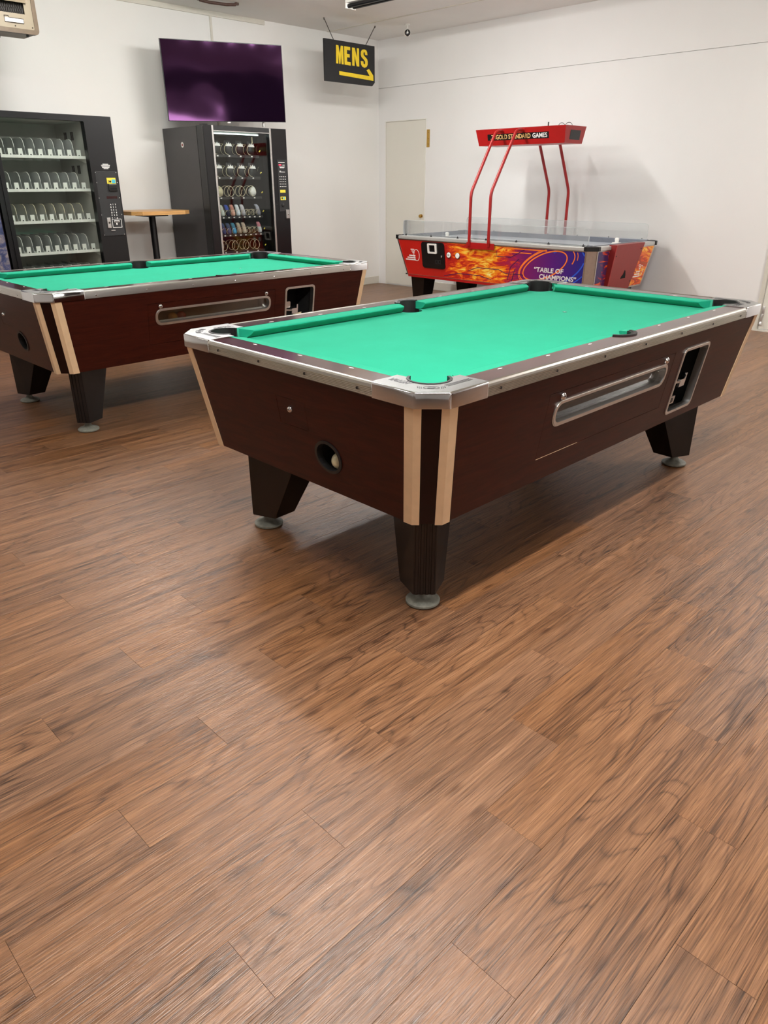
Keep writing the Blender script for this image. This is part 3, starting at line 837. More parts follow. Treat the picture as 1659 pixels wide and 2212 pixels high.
        # cushions
        if s < 2:
            for sg in (0, 1):
                q0, q1 = (0.205, 0.262), (LEN / 2 - 0.055, LEN / 2 - 0.074)
                if sg: q0, q1 = (LEN / 2 + 0.055, LEN / 2 + 0.074), (LEN - 0.205, LEN - 0.262)
                obj('cushion', cushion(NB(), q0[0], q0[1], q1[0], q1[1], fm), 'felt', T, 28)
            # side pocket
            bm = NB()
            ts = [(-0.30 - (PI - 0.60) * i / 20) for i in range(21)]
            band = [(LEN / 2 + RS * math.cos(t), PSV + RS * math.sin(t)) for t in ts]
            ribbon(bm, band, 0.012, fm, 0.70, 0.8155)
            lo = [circ(LEN / 2, PSV, RS + 0.006, n=28), circ(LEN / 2, PSV, RS, n=28)]
            plate(bm, lo, fm, 0.69, 0.7735); plate(bm, [circ(LEN / 2, PSV, RS + 0.005, n=28)], fm, 0.690, 0.693)
            obj('pocket_liner', bm, 'rubber', T, 40)
            # plastic horns of the liner on the rail
            bm = NB(); ribbon(bm, [(LEN / 2 + 0.070 * math.cos(t), PSV + 0.066 * math.sin(t)) for t in ts], 0.014, fm, ZW - 0.001, 0.8175)
            obj('pocket_lip', bm, 'rubber', T, 40)
        else:
            obj('cushion', cushion(NB(), 0.205, 0.262, LEN - 0.205, LEN - 0.262, fm), 'felt', T, 28)
    for ci, cf in enumerate(CORN):
        def cm(u, v, z):
            a, b = cf(u, v); return (a, b, z)
        t0 = math.atan2(0.2026 - PC, 0.1146 - PC)      # arc end on the end-rail side
        n = 16
        a0 = t0; a1 = math.atan2(0.1146 - PC, 0.2026 - PC) + 2 * PI
        arc = [(PC + 0.067 * math.cos(a0 + (a1 - a0) * i / n), PC + 0.067 * math.sin(a0 + (a1 - a0) * i / n)) for i in range(n + 1)]
        outl = [(0.0, 0.240), (0.0, CH), (CH, 0.0), (0.240, 0.0), (0.243, 0.030), (0.240, 0.075), (0.243, 0.112)] + arc[::-1] + [(0.112, 0.243), (0.075, 0.240), (0.030, 0.243)]
        bm = plate(NB(), [outl], cm, ZR, 0.8165)
        bmesh.ops.recalc_face_normals(bm, faces=bm.faces[:])
        bmesh.ops.dissolve_limit(bm, angle_limit=0.01, verts=bm.verts[:], edges=bm.edges[:])
        es = []
        for e in bm.edges:
            zs = [v.co.z for v in e.verts]
            on = lambda v: min(abs(v.co.x), abs(v.co.y), abs(TL - v.co.x), abs(TW - v.co.y)) < 1e-4
            if all(on(v) for v in e.verts) and (min(zs) > 0.81 or abs(zs[0] - zs[1]) > 0.02): es.append(e)
        bmesh.ops.bevel(bm, geom=es, offset=0.006, segments=3, affect='EDGES', profile=0.5)
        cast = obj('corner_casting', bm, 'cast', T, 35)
        # pocket liner
        bm = NB()
        kk = 28
        band = [(PC + (RC + 0.0012 * (i % 2)) * math.cos(a0 - 0.12 + (a1 - a0 + 0.24) * i / kk), PC + (RC + 0.0012 * (i % 2)) * math.sin(a0 - 0.12 + (a1 - a0 + 0.24) * i / kk)) for i in range(kk + 1)]
        ribbon(bm, band, 0.008, cm, 0.70, 0.8185)
        plate(bm, [circ(PC, PC, RC + 0.005, n=28), circ(PC, PC, RC, n=28)], cm, 0.69, 0.7735)
        plate(bm, [circ(PC, PC, RC + 0.005, n=28)], cm, 0.690, 0.693)
        obj('pocket_liner', bm, 'rubber', T, 40)
        # cast lettering, seal and bars on the top
        flip = ci in (1, 3)
        zc = 0.8165
        def dmap(ang, ou, ov):
            ca, sa = math.cos(ang), math.sin(ang)
            def f(a, b, d):
                u, v = ou + a * ca - b * sa, ov + a * sa + b * ca
                if flip: u, v = v, u
                x, y, _ = cm(u, v, 0)
                return (x, y, zc + d * 0.6)
            return f
        mir = (lambda f: (lambda a, b, d: f(-a, b, d))) if flip else (lambda f: f)
        obj('cast_lettering', text_mesh('VALLEY', 0.034, dmap(-PI / 2, 0.052, 0.226), 0.0012, 0.72, 0.25, 0.0006) if not flip else text_mesh('VALLEY', 0.034, mir(dmap(-PI / 2, 0.052, 0.136)), 0.0012, 0.72, 0.25, 0.0006), 'steel_dark', cast)
        bm = NB()
        f45 = dmap(-PI / 4, 0.071, 0.071)
        ribbon(bm, circ(0, 0, 0.022, 0.013, 28), 0.0022, f45, -0.0005, 0.0014, closed=True)
        plate(bm, [[(-0.012, -0.004), (-0.004, -0.007), (0.006, -0.006), (0.012, 0.000), (0.007, 0.006), (0.002, 0.003), (-0.005, 0.007), (-0.010, 0.003)]], f45, -0.0005, 0.0014)
        for sg in (-1, 1):
            for k in range(3):
                x = sg * (0.028 + 0.005 * k)
                plate(bm, [[(x - 0.0016, -0.008 + 0.003 * k), (x + 0.0016, -0.008 + 0.003 * k), (x + 0.0016, 0.010 + 0.003 * k), (x - 0.0016, 0.010 + 0.003 * k)]], f45, -0.0005, 0.0014)
        fb = dmap(0.0, 0.0, 0.0)
        for k in range(3):
            ribbon(bm, [(0.118, 0.050 + 0.007 * k), (0.225, 0.050 + 0.007 * k)], 0.0022, fb, -0.0005, 0.0012)
        obj('cast_seal', bm, 'steel_dark', cast)
    # --- playing bed
    e = 0.128
    def corner_arc(cf, rev):
        t_a = math.acos((e - PC) / RC)          # angle where u = e
        pts = [(PC + RC * math.cos(t), PC + RC * math.sin(t)) for t in [t_a - (2 * t_a - PI / 2) * i / 12 for i in range(13)]]
        pts = [(max(p[0], e), max(p[1], e)) for p in pts]
        pts = [cf(*p) for p in pts]
        return pts[::-1] if rev else pts
    def side_arc(v0, sg):
        a = math.asin((e - PSV) / RS)
        return [(TL / 2 + RS * math.cos(t), v0 + sg * RS * math.sin(t)) for t in [a + (PI - 2 * a) * i / 14 for i in range(15)]]
    outl = corner_arc(CORN[0], False) + side_arc(PSV, 1)[::-1] + corner_arc(CORN[1], True) + corner_arc(CORN[2], False) + side_arc(TW - PSV, -1) + corner_arc(CORN[3], True)
    obj('playing_cloth', prism([outl], 0.757, ZBED), 'felt', T)
    sp_ = obj('foot_spot', prism([circ(1.674, 0.660, 0.011, n=16)], ZBED - 0.0002, ZBED + 0.0005), 'black', T)
    obj('spot_centre', prism([circ(1.674, 0.660, 0.004, n=10)], ZBED, ZBED + 0.0009), 'white', sp_)
    return T
M['steel_dark'] = plain('worn_cast_relief', rgb(92, 92, 94), 0.4, 0.9, var=0.1)
trayM = plain('brown_tray', rgb(176, 140, 104), 0.5, var=0.2, scale=6)

T1 = pool_table((1.407, 1.234, 0), 'nearer mahogany pool table with ribbed silver rails and green cloth', True)
T2 = pool_table((1.431, 3.932, 0), 'farther mahogany pool table with smooth silver rails in front of the vending machines', False)

def ball(name, c, r, mat, label, group=None):
    bm = NB(); bmesh.ops.create_uvsphere(bm, u_segments=20, v_segments=12, radius=r)
    o = obj(name, bm, mat, None, 180, c)
    tag(o, label, 'ball', group)
    return o
ball('cue_ball', (1.407 + ins(0.49) + 0.036, 1.234 + 0.484, 0.4604 + 0.0286), 0.0285, 'ivory', 'ivory cue ball lying in the round return hole of the nearer pool table')
for nm, T, a0_, cols in (('nearer', T1, 0.885, [((226, 150, 40), 'amber', 'leftmost'), ((150, 120, 90), 'dull tan', 'second'), ((200, 64, 36), 'red orange', 'third'), ((190, 120, 60), 'brown', 'last')]), ('farther', T2, 0.80, [((220, 150, 60), 'amber', 'left'), ((196, 66, 40), 'red', 'right')])):
    for i, (cc, cn, pos) in enumerate(cols):
        key = 'ball_%d_%d_%d' % cc
        if key not in M: M[key] = plain(key, rgb(*cc), 0.2)
        z_ = 0.571 + 0.0286
        p = Vector(T.location) + Vector((a0_ + i * 0.0585, ins(z_) + 0.085, z_))
        ball('pool_ball', p, 0.0285, key, '%s pool ball, %s of those behind the viewing window of the %s pool table' % (cn, pos, nm), 'pool balls in the %s table' % nm)

# ------------------------------------------------------------------ air hockey table
HX, HY = 6.27, 3.61          # near left corner of the cabinet top
HW, HL, HZ = 1.28, 2.59, 0.79
H = thing('air_hockey_table', 'red flame printed air hockey table with overhead scoreboard against the right wall', 'air hockey table', (HX, HY, 0))
hc = 0.075
zb, zt = 0.375, 0.755
ix, iy = 0.055, 0.115        # how far the cabinet draws in at the bottom
def hin(z, back=False, far=False):
    t = (zt - z) / (zt - zb); return 0.012 + (0.12 if back else ix) * t, 0.012 + (iy if far else 0.04) * t
def hp(s, a, z, d):
    """front long side s=0 (a = y), near end s=1 (a = x), back s=2, far end s=3"""
    i, j = hin(z, s == 2, s == 3)
    if s == 0: return (i + d, a, z)
    if s == 2: return (HW - i - d, a, z)
    if s == 1: return (a, j + d, z)
    return (a, HL - j - d, z)
def hq(s): return lambda a, z, d: hp(s, a, z, d)
for s in range(4):
    it, jt = hin(zt); ib, jb = hin(zb); ibb, jbf = hin(zb, True, True)
    if s in (0, 2): out = [(jb + hc, zb), (HL - jbf - hc, zb), (HL - jt - hc, zt), (jt + hc, zt)]
    else: out = [(ib + hc, zb), (HW - ibb - hc, zb), (HW - it - hc, zt), (it + hc, zt)]
    pan = obj('side_panel' if s in (0, 2) else 'end_panel', plate(NB(), [out], hq(s), 0.0, 0.02), 'hock' if s in (0, 2) else 'hockend', H)
    # aluminium edging round the art
    bm = NB()
    for (p, q) in zip(out, out[1:] + out[:1]):
        ribbon(bm, [p, q], 0.014, hq(s), -0.004, 0.004)
    obj('panel_edging', bm, 'alu', pan)
# corner posts
for su in (0, 1):
    for sv in (0, 1):
        def c3(i, j, z):
            x = i if su == 0 else HW - i; y = j if sv == 0 else HL - j
            return (x, y, z)
        it, jt = hin(zt); ib, jb = hin(zb, su == 1, sv == 1)
        bm = NB()
        hexa(bm, [c3(ib, jb + hc, zb - 0.01), c3(ib + hc, jb, zb - 0.01), c3(ib + hc, jb + 0.03, zb - 0.01), c3(ib + 0.03, jb + hc, zb - 0.01)],
                 [c3(it, jt + hc, zt), c3(it + hc, jt, zt), c3(it + hc, jt + 0.03, zt), c3(it + 0.03, jt + hc, zt)])
        obj('corner_post', bm, 'steel', H)
        bm = NB()
        hexa(bm, [c3(-0.006, hc, zt), c3(hc, -0.006, zt), c3(hc + 0.0295, -0.006, zt), c3(hc + 0.0295, hc + 0.0295, zt), c3(-0.006, hc + 0.0295, zt)],
                 [c3(-0.006, hc, HZ + 0.004), c3(hc, -0.006, HZ + 0.004), c3(hc + 0.0295, -0.006, HZ + 0.004), c3(hc + 0.0295, hc + 0.0295, HZ + 0.004), c3(-0.006, hc + 0.0295, HZ + 0.004)])
        obj('corner_cap', bm, 'black', H)
        # leg
        x0, y0 = (0.13, 0.16)
        bm = NB()
        hexa(bm, [c3(x0 + 0.03, y0 + 0.05, 0.03), c3(x0 + 0.05, y0 + 0.03, 0.03), c3(x0 + 0.17, y0 + 0.03, 0.03), c3(x0 + 0.17, y0 + 0.19, 0.03), c3(x0 + 0.03, y0 + 0.19, 0.03)],
                 [c3(x0, y0 + 0.03, zb + 0.005), c3(x0 + 0.03, y0, zb + 0.005), c3(x0 + 0.20, y0, zb + 0.005), c3(x0 + 0.20, y0 + 0.24, zb + 0.005), c3(x0, y0 + 0.24, zb + 0.005)])
        lg = obj('leg', bm, 'legblack', H)
        c = c3(x0 + 0.1, y0 + 0.11, 0)
        obj('levelling_foot', lathe(NB(), [(0.045, 0.0), (0.05, 0.006), (0.045, 0.014), (0.015, 0.02), (0.015, 0.032)], c, 16), 'foot', lg)
obj('cabinet_bottom', B(0.08, HW - 0.15, 0.09, HL - 0.15, zb - 0.004, zb + 0.008), 'black', H)
obj('bottom_edge', B(0.062, 0.075, 0.14, HL - 0.21, zb - 0.022, zb + 0.002), 'red', H)
# top frame
for s in range(4):
    bm = NB()
    if s in (0, 2):
        x0, x1 = (0.0, 0.085) if s == 0 else (HW - 0.085, HW)
        box(bm, x0, x1, hc + 0.03, HL - hc - 0.03, zt + 0.001, HZ, 0.006)
    else:
        y0, y1 = (0.0, 0.085) if s == 1 else (HL - 0.085, HL)
        box(bm, hc + 0.03, HW - hc - 0.03, y0, y1, zt + 0.001, HZ, 0.006)
    rl = obj('top_rail', bm, 'hocktop', H)
    bm = NB()
    if s in (0, 2):
        x0, x1 = (0.085, 0.11) if s == 0 else (HW - 0.11, HW - 0.085)
        box(bm, x0, x1, 0.086, HL - 0.086, 0.742, HZ + 0.012, 0.003)
    else:
        y0, y1 = (0.0862, 0.11) if s == 1 else (HL - 0.11, HL - 0.0862)
        box(bm, 0.1102, HW - 0.1102, y0, y1, 0.742, HZ + 0.006, 0.003)
    obj('inner_bumper', bm, 'hockrail', H)
obj('playfield', B(0.1102, HW - 0.1102, 0.1102, HL - 0.1102, 0.735, 0.752), 'hockpf', H)
# acrylic shields on both long sides, with their black clips
for s in (0, 1):
    x = 0.075 if s == 0 else HW - 0.080
    sh = obj('acrylic_shield', plate(NB(), [rr(0.11, HL - 0.11, HZ + 0.001, 0.951, 0.035)], YZ, x, x + 0.005), 'acrylic', H)
    bm = NB(); ribbon(bm, rr(0.112, HL - 0.112, HZ + 0.003, 0.949, 0.035), 0.004, YZ, x - 0.0003, x + 0.0053, closed=True)
    obj('shield_edge', bm, 'acedge', sh)
    for k in range(7):
        y = 0.16 + (HL - 0.32) * k / 6
        cl = obj('shield_clip', B(x - 0.010, x - 0.0005, y - 0.011, y + 0.011, HZ - 0.001, HZ + 0.010, bev=0.002), 'black', H)
        obj('clip_screw', lathe(NB(), [(0.004, 0.0), (0.004, 0.012)], (x - 0.006, y, HZ + 0.009), 8), 'black', cl)
def front(a, z, d): return hp(0, a, z, -d)
fy = lambda wy: wy - HY
# coin door on the long side
cd = obj('coin_door', plate(NB(), [rr(fy(5.42), fy(5.75), 0.468, 0.742, 0.035)], front, -0.001, 0.012), 'black', H)
bm = plate(NB(), [rr(fy(5.52), fy(5.65), 0.624, 0.728, 0.012), rr(fy(5.543), fy(5.627), 0.642, 0.712, 0.003)], front, 0.012, 0.024)
obj('display_frame', bm, 'white', cd)
obj('display', plate(NB(), [rr(fy(5.543), fy(5.627), 0.642, 0.712, 0.003)], front, 0.012, 0.015), 'vmblack', cd)
obj('door_lock', lathe(NB(), [(0.011, 0.0), (0.011, -0.012), (0.006, -0.016)], front(fy(5.455), 0.600, 0.012), 12, 'X'), 'chrome', cd)
for k in range(2):
    y = fy(5.475) + 0.045 * k
    obj('coin_slot', plate(NB(), [rr(y, y + 0.035, 0.518, 0.560, 0.004), rr(y + 0.008, y + 0.027, 0.525, 0.553, 0.003)], front, 0.012, 0.016), 'vmpanel', cd)
for wy in (5.362, 5.240):
    bt = obj('round_button', lathe(NB(), [(0.028, 0.0), (0.028, -0.006), (0.024, -0.010)], front(fy(wy), 0.622, 0.001), 20, 'X'), 'white', H, 40)
    obj('button_ring', lathe(NB(), [(0.032, 0.0), (0.032, -0.004)], front(fy(wy), 0.622, 0.001), 20, 'X'), 'black', bt)
    if wy > 5.3:
        bm = NB()
        for z_ in (0.617, 0.627): ribbon(bm, [(fy(wy) - 0.012, z_), (fy(wy) + 0.012, z_)], 0.004, front, 0.0112, 0.0120)
        obj('button_print', bm, 'black', bt)
# emblem: stripes and ring
def emblem(mpf, cy, cz, sc, sgn, par):
    bm = NB()
    for k, (l0, l1) in enumerate(((0.060, 0.0), (0.085, 0.004), (0.110, 0.012))):
        z_ = cz - 0.055 + k * 0.022
        for kk in ((z_, 0.035 + 0.028 * (2 - k)),):
            ribbon(bm, [(cy + sgn * (0.02) * sc, kk[0]), (cy + sgn * (0.02 + kk[1] + 0.06) * sc, kk[0])], 0.013 * sc, mpf, -0.0005, 0.0012)
    for k in range(3):
        z_ = cz + 0.055 - k * 0.018
        ribbon(bm, [(cy + sgn * 0.03 * sc, z_), (cy + sgn * (0.03 + 0.055 - 0.012 * k) * sc, z_)], 0.010 * sc, mpf, -0.0005, 0.0012)
    ribbon(bm, circ(cy, cz - 0.004, 0.042 * sc, 0.060 * sc, 28), 0.006 * sc, mpf, -0.0005, 0.0014, closed=True)
    return obj('emblem', bm, 'print_white', par)
emblem(front, fy(5.84), 0.596, 1.0, 1, H)
# neon rings and circuit lines of the print
def fprint(name, pts, wdt, mat, closed=False, d=0.0012):
    run = []
    for p in list(pts) + [None]:          # a ring is cut where it leaves the panel
        if p is not None: run.append(p); continue
        if len(run) > 1: obj(name, ribbon(NB(), run, wdt, front, -0.0005, d, closed), mat, H)
        run = []
def ell(cy, cz, ra, rb, tilt, t0, t1, n=48):
    out = []
    for i in range(n + 1):
        t = t0 + (t1 - t0) * i / n
        x, y = ra * math.cos(t), rb * math.sin(t)
        a_, z_ = fy(cy) - (x * math.cos(tilt) - y * math.sin(tilt)), cz + x * math.sin(tilt) + y * math.cos(tilt)
        if 0.385 < z_ < 0.748 and a_ > hin(z_)[1] + hc + 0.012: out.append((a_, z_))
        elif out and out[-1] is not None: out.append(None)
    return out
fprint('neon_ring', ell(4.15, 0.595, 0.27, 0.108, 0.40, 0, 2 * PI), 0.012, 'print_orange', False, 0.0014)
fprint('neon_ring', ell(4.13, 0.600, 0.335, 0.135, 0.38, -0.6, 4.2), 0.010, 'print_orange', False, 0.0013)
fprint('neon_ring', ell(4.12, 0.600, 0.36, 0.150, 0.38, -0.4, 3.9), 0.008, 'print_orange', False, 0.0012)
fprint('neon_ring', ell(4.02, 0.585, 0.33, 0.150, 0.42, -1.6, 1.5), 0.012, 'print_blue', False, 0.0011)
fprint('neon_ring', ell(3.97, 0.575, 0.36, 0.165, 0.42, -1.6, 1.6), 0.009, 'print_blue', False, 0.0010)
fprint('neon_bar', [(fy(4.62), 0.735), (fy(4.12), 0.735)], 0.012, 'print_orange')
fprint('neon_bar', [(fy(4.60), 0.700), (fy(4.30), 0.700)], 0.010, 'print_orange')
for pts in ([(5.45, 0.400), (5.25, 0.440), (4.95, 0.440), (4.80, 0.410)], [(5.10, 0.480), (4.98, 0.520), (4.70, 0.520), (4.62, 0.490), (4.40, 0.490)], [(4.72, 0.700), (4.72, 0.650), (4.55, 0.650), (4.38, 0.730)], [(4.60, 0.420), (4.55, 0.560), (4.45, 0.640)], [(4.55, 0.400), (4.50, 0.540)]):
    fprint('circuit_line', [(fy(p[0]), p[1]) for p in pts], 0.006, 'print_navy', False, 0.0016)
def fletter(y0, z0):
    return lambda a, b, d: front(fy(y0) - a, z0 + b, d * 1.0)
obj('lettering', text_mesh('\u201cTABLE OF', 0.062, fletter(4.275, 0.535), 0.002, 1, 0.12, 0.0014, fit=0.335), 'print_white', H)
obj('lettering', text_mesh('CHAMPIONS\u201d', 0.062, fletter(4.215, 0.472), 0.002, 1, 0.12, 0.0014, fit=0.415), 'print_white', H)
# pipes and scoreboard
for y, wy in ((5.06, 0), (4.81, 1)):
    yy = fy(y)
    obj('support_pipe', tube(NB(), arc_path([(-0.005, yy, 0.735), (-0.012, yy, 0.775), (-0.012, yy, 1.238), (0.345, yy, 1.806), (0.475, yy, 1.806)], 0.05), 0.0155, 12), 'red', H, 60)
    obj('support_pipe', tube(NB(), arc_path([(HW + 0.005, yy - 0.06, 0.735), (HW + 0.012, yy - 0.06, 0.775), (HW + 0.012, yy - 0.06, 1.248), (HW - 0.345 + 0.05, yy - 0.06, 1.80), (HW - 0.475, yy - 0.06, 1.80)], 0.05), 0.0155, 12), 'red', H, 60)
obj('pipe_bracket', B(-0.006, 0.0, fy(4.74), fy(5.10), 0.706, 0.768, bev=0.002), 'red', H)
obj('pipe_bracket', B(HW, HW + 0.006, fy(4.68), fy(5.04), 0.706, 0.768, bev=0.002), 'red', H)
bx0, bx1, by0, by1 = 0.445, 0.815, fy(4.315), fy(5.405)
sb = obj('scoreboard', hexa(NB(), [(bx0 + 0.03, by0 + 0.018, 1.68), (bx1 - 0.03, by0 + 0.018, 1.68), (bx1 - 0.03, by1 - 0.03, 1.68), (bx0 + 0.03, by1 - 0.03, 1.68)], [(bx0, by0, 1.832), (bx1, by0, 1.832), (bx1, by1, 1.832), (bx0, by1, 1.832)]), 'red', H)
def bface(a, z, d): return (bx0 + 0.03 * (1.832 - z) / 0.152 - d, a, z)
def bend(a, z, d): return (a, by0 + 0.018 * (1.832 - z) / 0.152 - d, z)
obj('name_strip', plate(NB(), [[(fy(5.255), 1.727), (fy(4.508), 1.727), (fy(4.508), 1.784), (fy(5.255), 1.784)]], bface, -0.0005, 0.001), 'black', sb)
def bl(y0, z0): return lambda a, b, d: bface(fy(y0) - a, z0 + b, d + 0.0008)
obj('lettering', text_mesh('GOLD STANDARD', 0.056, bl(5.148, 1.737), 0.001, 1, 0, 0.0012, fit=0.425), 'print_gold', sb)
obj('lettering', text_mesh('GAMES', 0.056, bl(4.700, 1.737), 0.001, 1, 0, 0.0012, fit=0.172), 'print_white', sb)
bm = NB()
ribbon(bm, [(fy(5.165), 1.774), (fy(5.195), 1.757), (fy(5.165), 1.740)], 0.008, bface, 0.0008, 0.0018)
ribbon(bm, [(fy(5.205), 1.774), (fy(5.180), 1.772)], 0.006, bface, 0.0008, 0.0018); ribbon(bm, [(fy(5.215), 1.740), (fy(5.180), 1.741)], 0.006, bface, 0.0008, 0.0018)
ribbon(bm, [(fy(5.152), 1.776), (fy(5.145), 1.757), (fy(5.152), 1.738)], 0.004, bface, 0.0008, 0.0018)
obj('strip_emblem', bm, 'print_gold', sb)
obj('score_window', plate(NB(), [[(bx0 + 0.10, 1.712), (bx1 - 0.09, 1.712), (bx1 - 0.09, 1.795), (bx0 + 0.10, 1.795)]], bend, -0.0005, 0.0015), 'black', sb)
for y, r_ in ((fy(4.58), 0.0), (fy(4.44), 0.022), (fy(4.36), 0.026)):
    if r_ == 0: obj('cable_stub', tube(NB(), [(bx0 + 0.1, y, 1.83), (bx0 + 0.1, y, 1.872)], 0.006, 8), 'black', sb)
    else: obj('cable_loop', tube(NB(), [(bx0 + 0.12 + 0.02 * math.cos(t), y - r_ * math.cos(t), 1.83 + 0.03 * math.sin(t)) for t in [PI * i / 10 for i in range(11)]], 0.0025, 6), 'black', sb)
for y in (5.06, 4.81):
    obj('pipe_flange', lathe(NB(), [(0.02, 0.0), (0.02, -0.006)], (bx0 + 0.008, fy(y), 1.806), 12, 'X'), 'red', sb)
# puck return box on the near end
def hend(a, z, d): return hp(1, a, z, -d)
rb = obj('puck_return_box', hexa(NB(), [(0.335, 0.02, 0.372), (0.770, 0.02, 0.372), (0.770, 0.10, 0.372), (0.335, 0.10, 0.372)], [(0.300, -0.055, 0.800), (0.850, -0.055, 0.800), (0.850, 0.02, 0.800), (0.300, 0.02, 0.800)]), 'reddull', H)
def rbf(a, z, d): return (a, -0.055 + 0.075 * (0.800 - z) / 0.428 - d, z)
obj('box_side_edge', plate(NB(), [[(0.300, 0.800), (0.335, 0.372), (0.352, 0.372), (0.318, 0.800)]], rbf, -0.001, 0.002), 'red', rb)
obj('puck_opening', plate(NB(), [[(0.545, 0.478), (0.640, 0.478), (0.628, 0.512), (0.606, 0.548), (0.590, 0.556), (0.580, 0.520), (0.555, 0.500)]], rbf, -0.0005, 0.002), 'void', rb)
for a, z in ((0.345, 0.70), (0.80, 0.745), (0.370, 0.42), (0.755, 0.44)):
    obj('screw', lathe(NB(), [(0.006, 0.002), (0.006, -0.003)], rbf(a, z, 0), 8, 'Y'), 'black', rb)
emblem(hend, 1.02, 0.52, 0.85, -1, H)

def mallet(x, y, label):
    t = thing('air_hockey_mallet', label, 'mallet', (x, y, 0.752))
    obj('base_disc', lathe(NB(), [(0.046, 0.0), (0.050, 0.004), (0.050, 0.022), (0.044, 0.030), (0.036, 0.026), (0.024, 0.018)], (0, 0, 0), 28), 'white', t, 40)
    obj('knob', lathe(NB(), [(0.020, 0.018), (0.019, 0.045), (0.022, 0.060), (0.020, 0.070), (0.010, 0.076)], (0, 0, 0), 20), 'white', t, 50)
mallet(6.62, 5.67, 'white air hockey mallet at the far left corner of the playfield')
def rest_mallet(x, y, z, label):
    t = thing('air_hockey_mallet', label, 'mallet', (x, y, z))
    obj('base_disc', lathe(NB(), [(0.046, 0.0), (0.050, 0.004), (0.050, 0.022), (0.044, 0.030), (0.036, 0.026), (0.024, 0.018)], (0, 0, 0), 28), 'white', t, 40)
    obj('knob', lathe(NB(), [(0.020, 0.018), (0.019, 0.045), (0.022, 0.060), (0.020, 0.070), (0.010, 0.076)], (0, 0, 0), 20), 'white', t, 50)
rest_mallet(7.12, 3.86, 0.752, 'white air hockey mallet near the red puck return box')

# ------------------------------------------------------------------ bottle vending machine (left)
VA = thing('vending_machine', 'black glass front vending machine with empty white bottle trays', 'vending machine', (2.40, 7.05, 0))
VW, VD, VH = 1.096, 0.82, 1.878
gx0, gx1, gz0, gz1 = 0.075, 0.835, 0.42, 1.830
# cabinet shell (open to the front behind the glass)
obj('cabinet_side', B(0.0, 0.03, 0.06, VD, 0.04, VH - 0.005), 'vmblack', VA)
obj('cabinet_side', B(VW - 0.03, VW, 0.06, VD, 0.04, VH - 0.005), 'vmblack', VA)
obj('cabinet_back', B(0.03, VW - 0.03, VD - 0.03, VD, 0.04, VH - 0.005), 'vmblack', VA)
obj('cabinet_top', B(0.03, VW - 0.03, 0.06, VD - 0.03, VH - 0.035, VH - 0.005), 'vmblack', VA)
obj('cabinet_base', B(0.03, VW - 0.03, 0.06, VD - 0.03, 0.04, 0.36), 'vmblack', VA)
for x in (0.06, VW - 0.06):
    for y in (0.1, VD - 0.08):
        obj('foot', lathe(NB(), [(0.03, 0.0), (0.03, 0.012), (0.012, 0.016), (0.012, 0.045)], (x, y, 0), 14), 'black', VA)
# liner
obj('liner_back', B(0.05, 0.88, 0.66, 0.67, 0.36, 1.84), 'vmgrey', VA)
obj('liner_side', B(0.05, 0.058, 0.062, 0.66, 0.36, 1.84), 'vmgrey', VA)
ls = obj('liner_side', B(0.850, 0.86, 0.062, 0.66, 0.36, 1.84), 'vmgrey', VA)
obj('liner_top', B(0.058, 0.850, 0.062, 0.66, 1.832, 1.84), 'vmgrey', VA)
for y0, z0 in ((0.28, 1.72), (0.42, 1.72), (0.24, 1.44), (0.36, 1.44)):
    for k in range(4):
        obj('air_vent', B(0.848, 0.8502, y0 + 0.016 * k, y0 + 0.016 * k + 0.009, z0 - 0.03, z0 + 0.04), 'void', ls)
# door
door = obj('door', plate(NB(), [[(0.0, 0.05), (VW, 0.05), (VW, VH), (0.0, VH)], rr(gx0, gx1, gz0, gz1, 0.012)], XZ, 0.0, 0.058), 'vmblack', VA)
bm = plate(NB(), [rr(gx0 - 0.035, gx1 + 0.035, gz0 - 0.035, gz1 + 0.020, 0.02), rr(gx0, gx1, gz0, gz1, 0.012)], XZ, -0.012, 0.0)
obj('window_or_glow_frame', bm, 'vmblack', door)
obj('window_glass', B(gx0, gx1, 0.02, 0.026, gz0, gz1), 'glass', VA)
obj('delivery_flap', B(0.15, 0.75, -0.008, 0.0, 0.14, 0.34, bev=0.004), 'vmpanel', door)
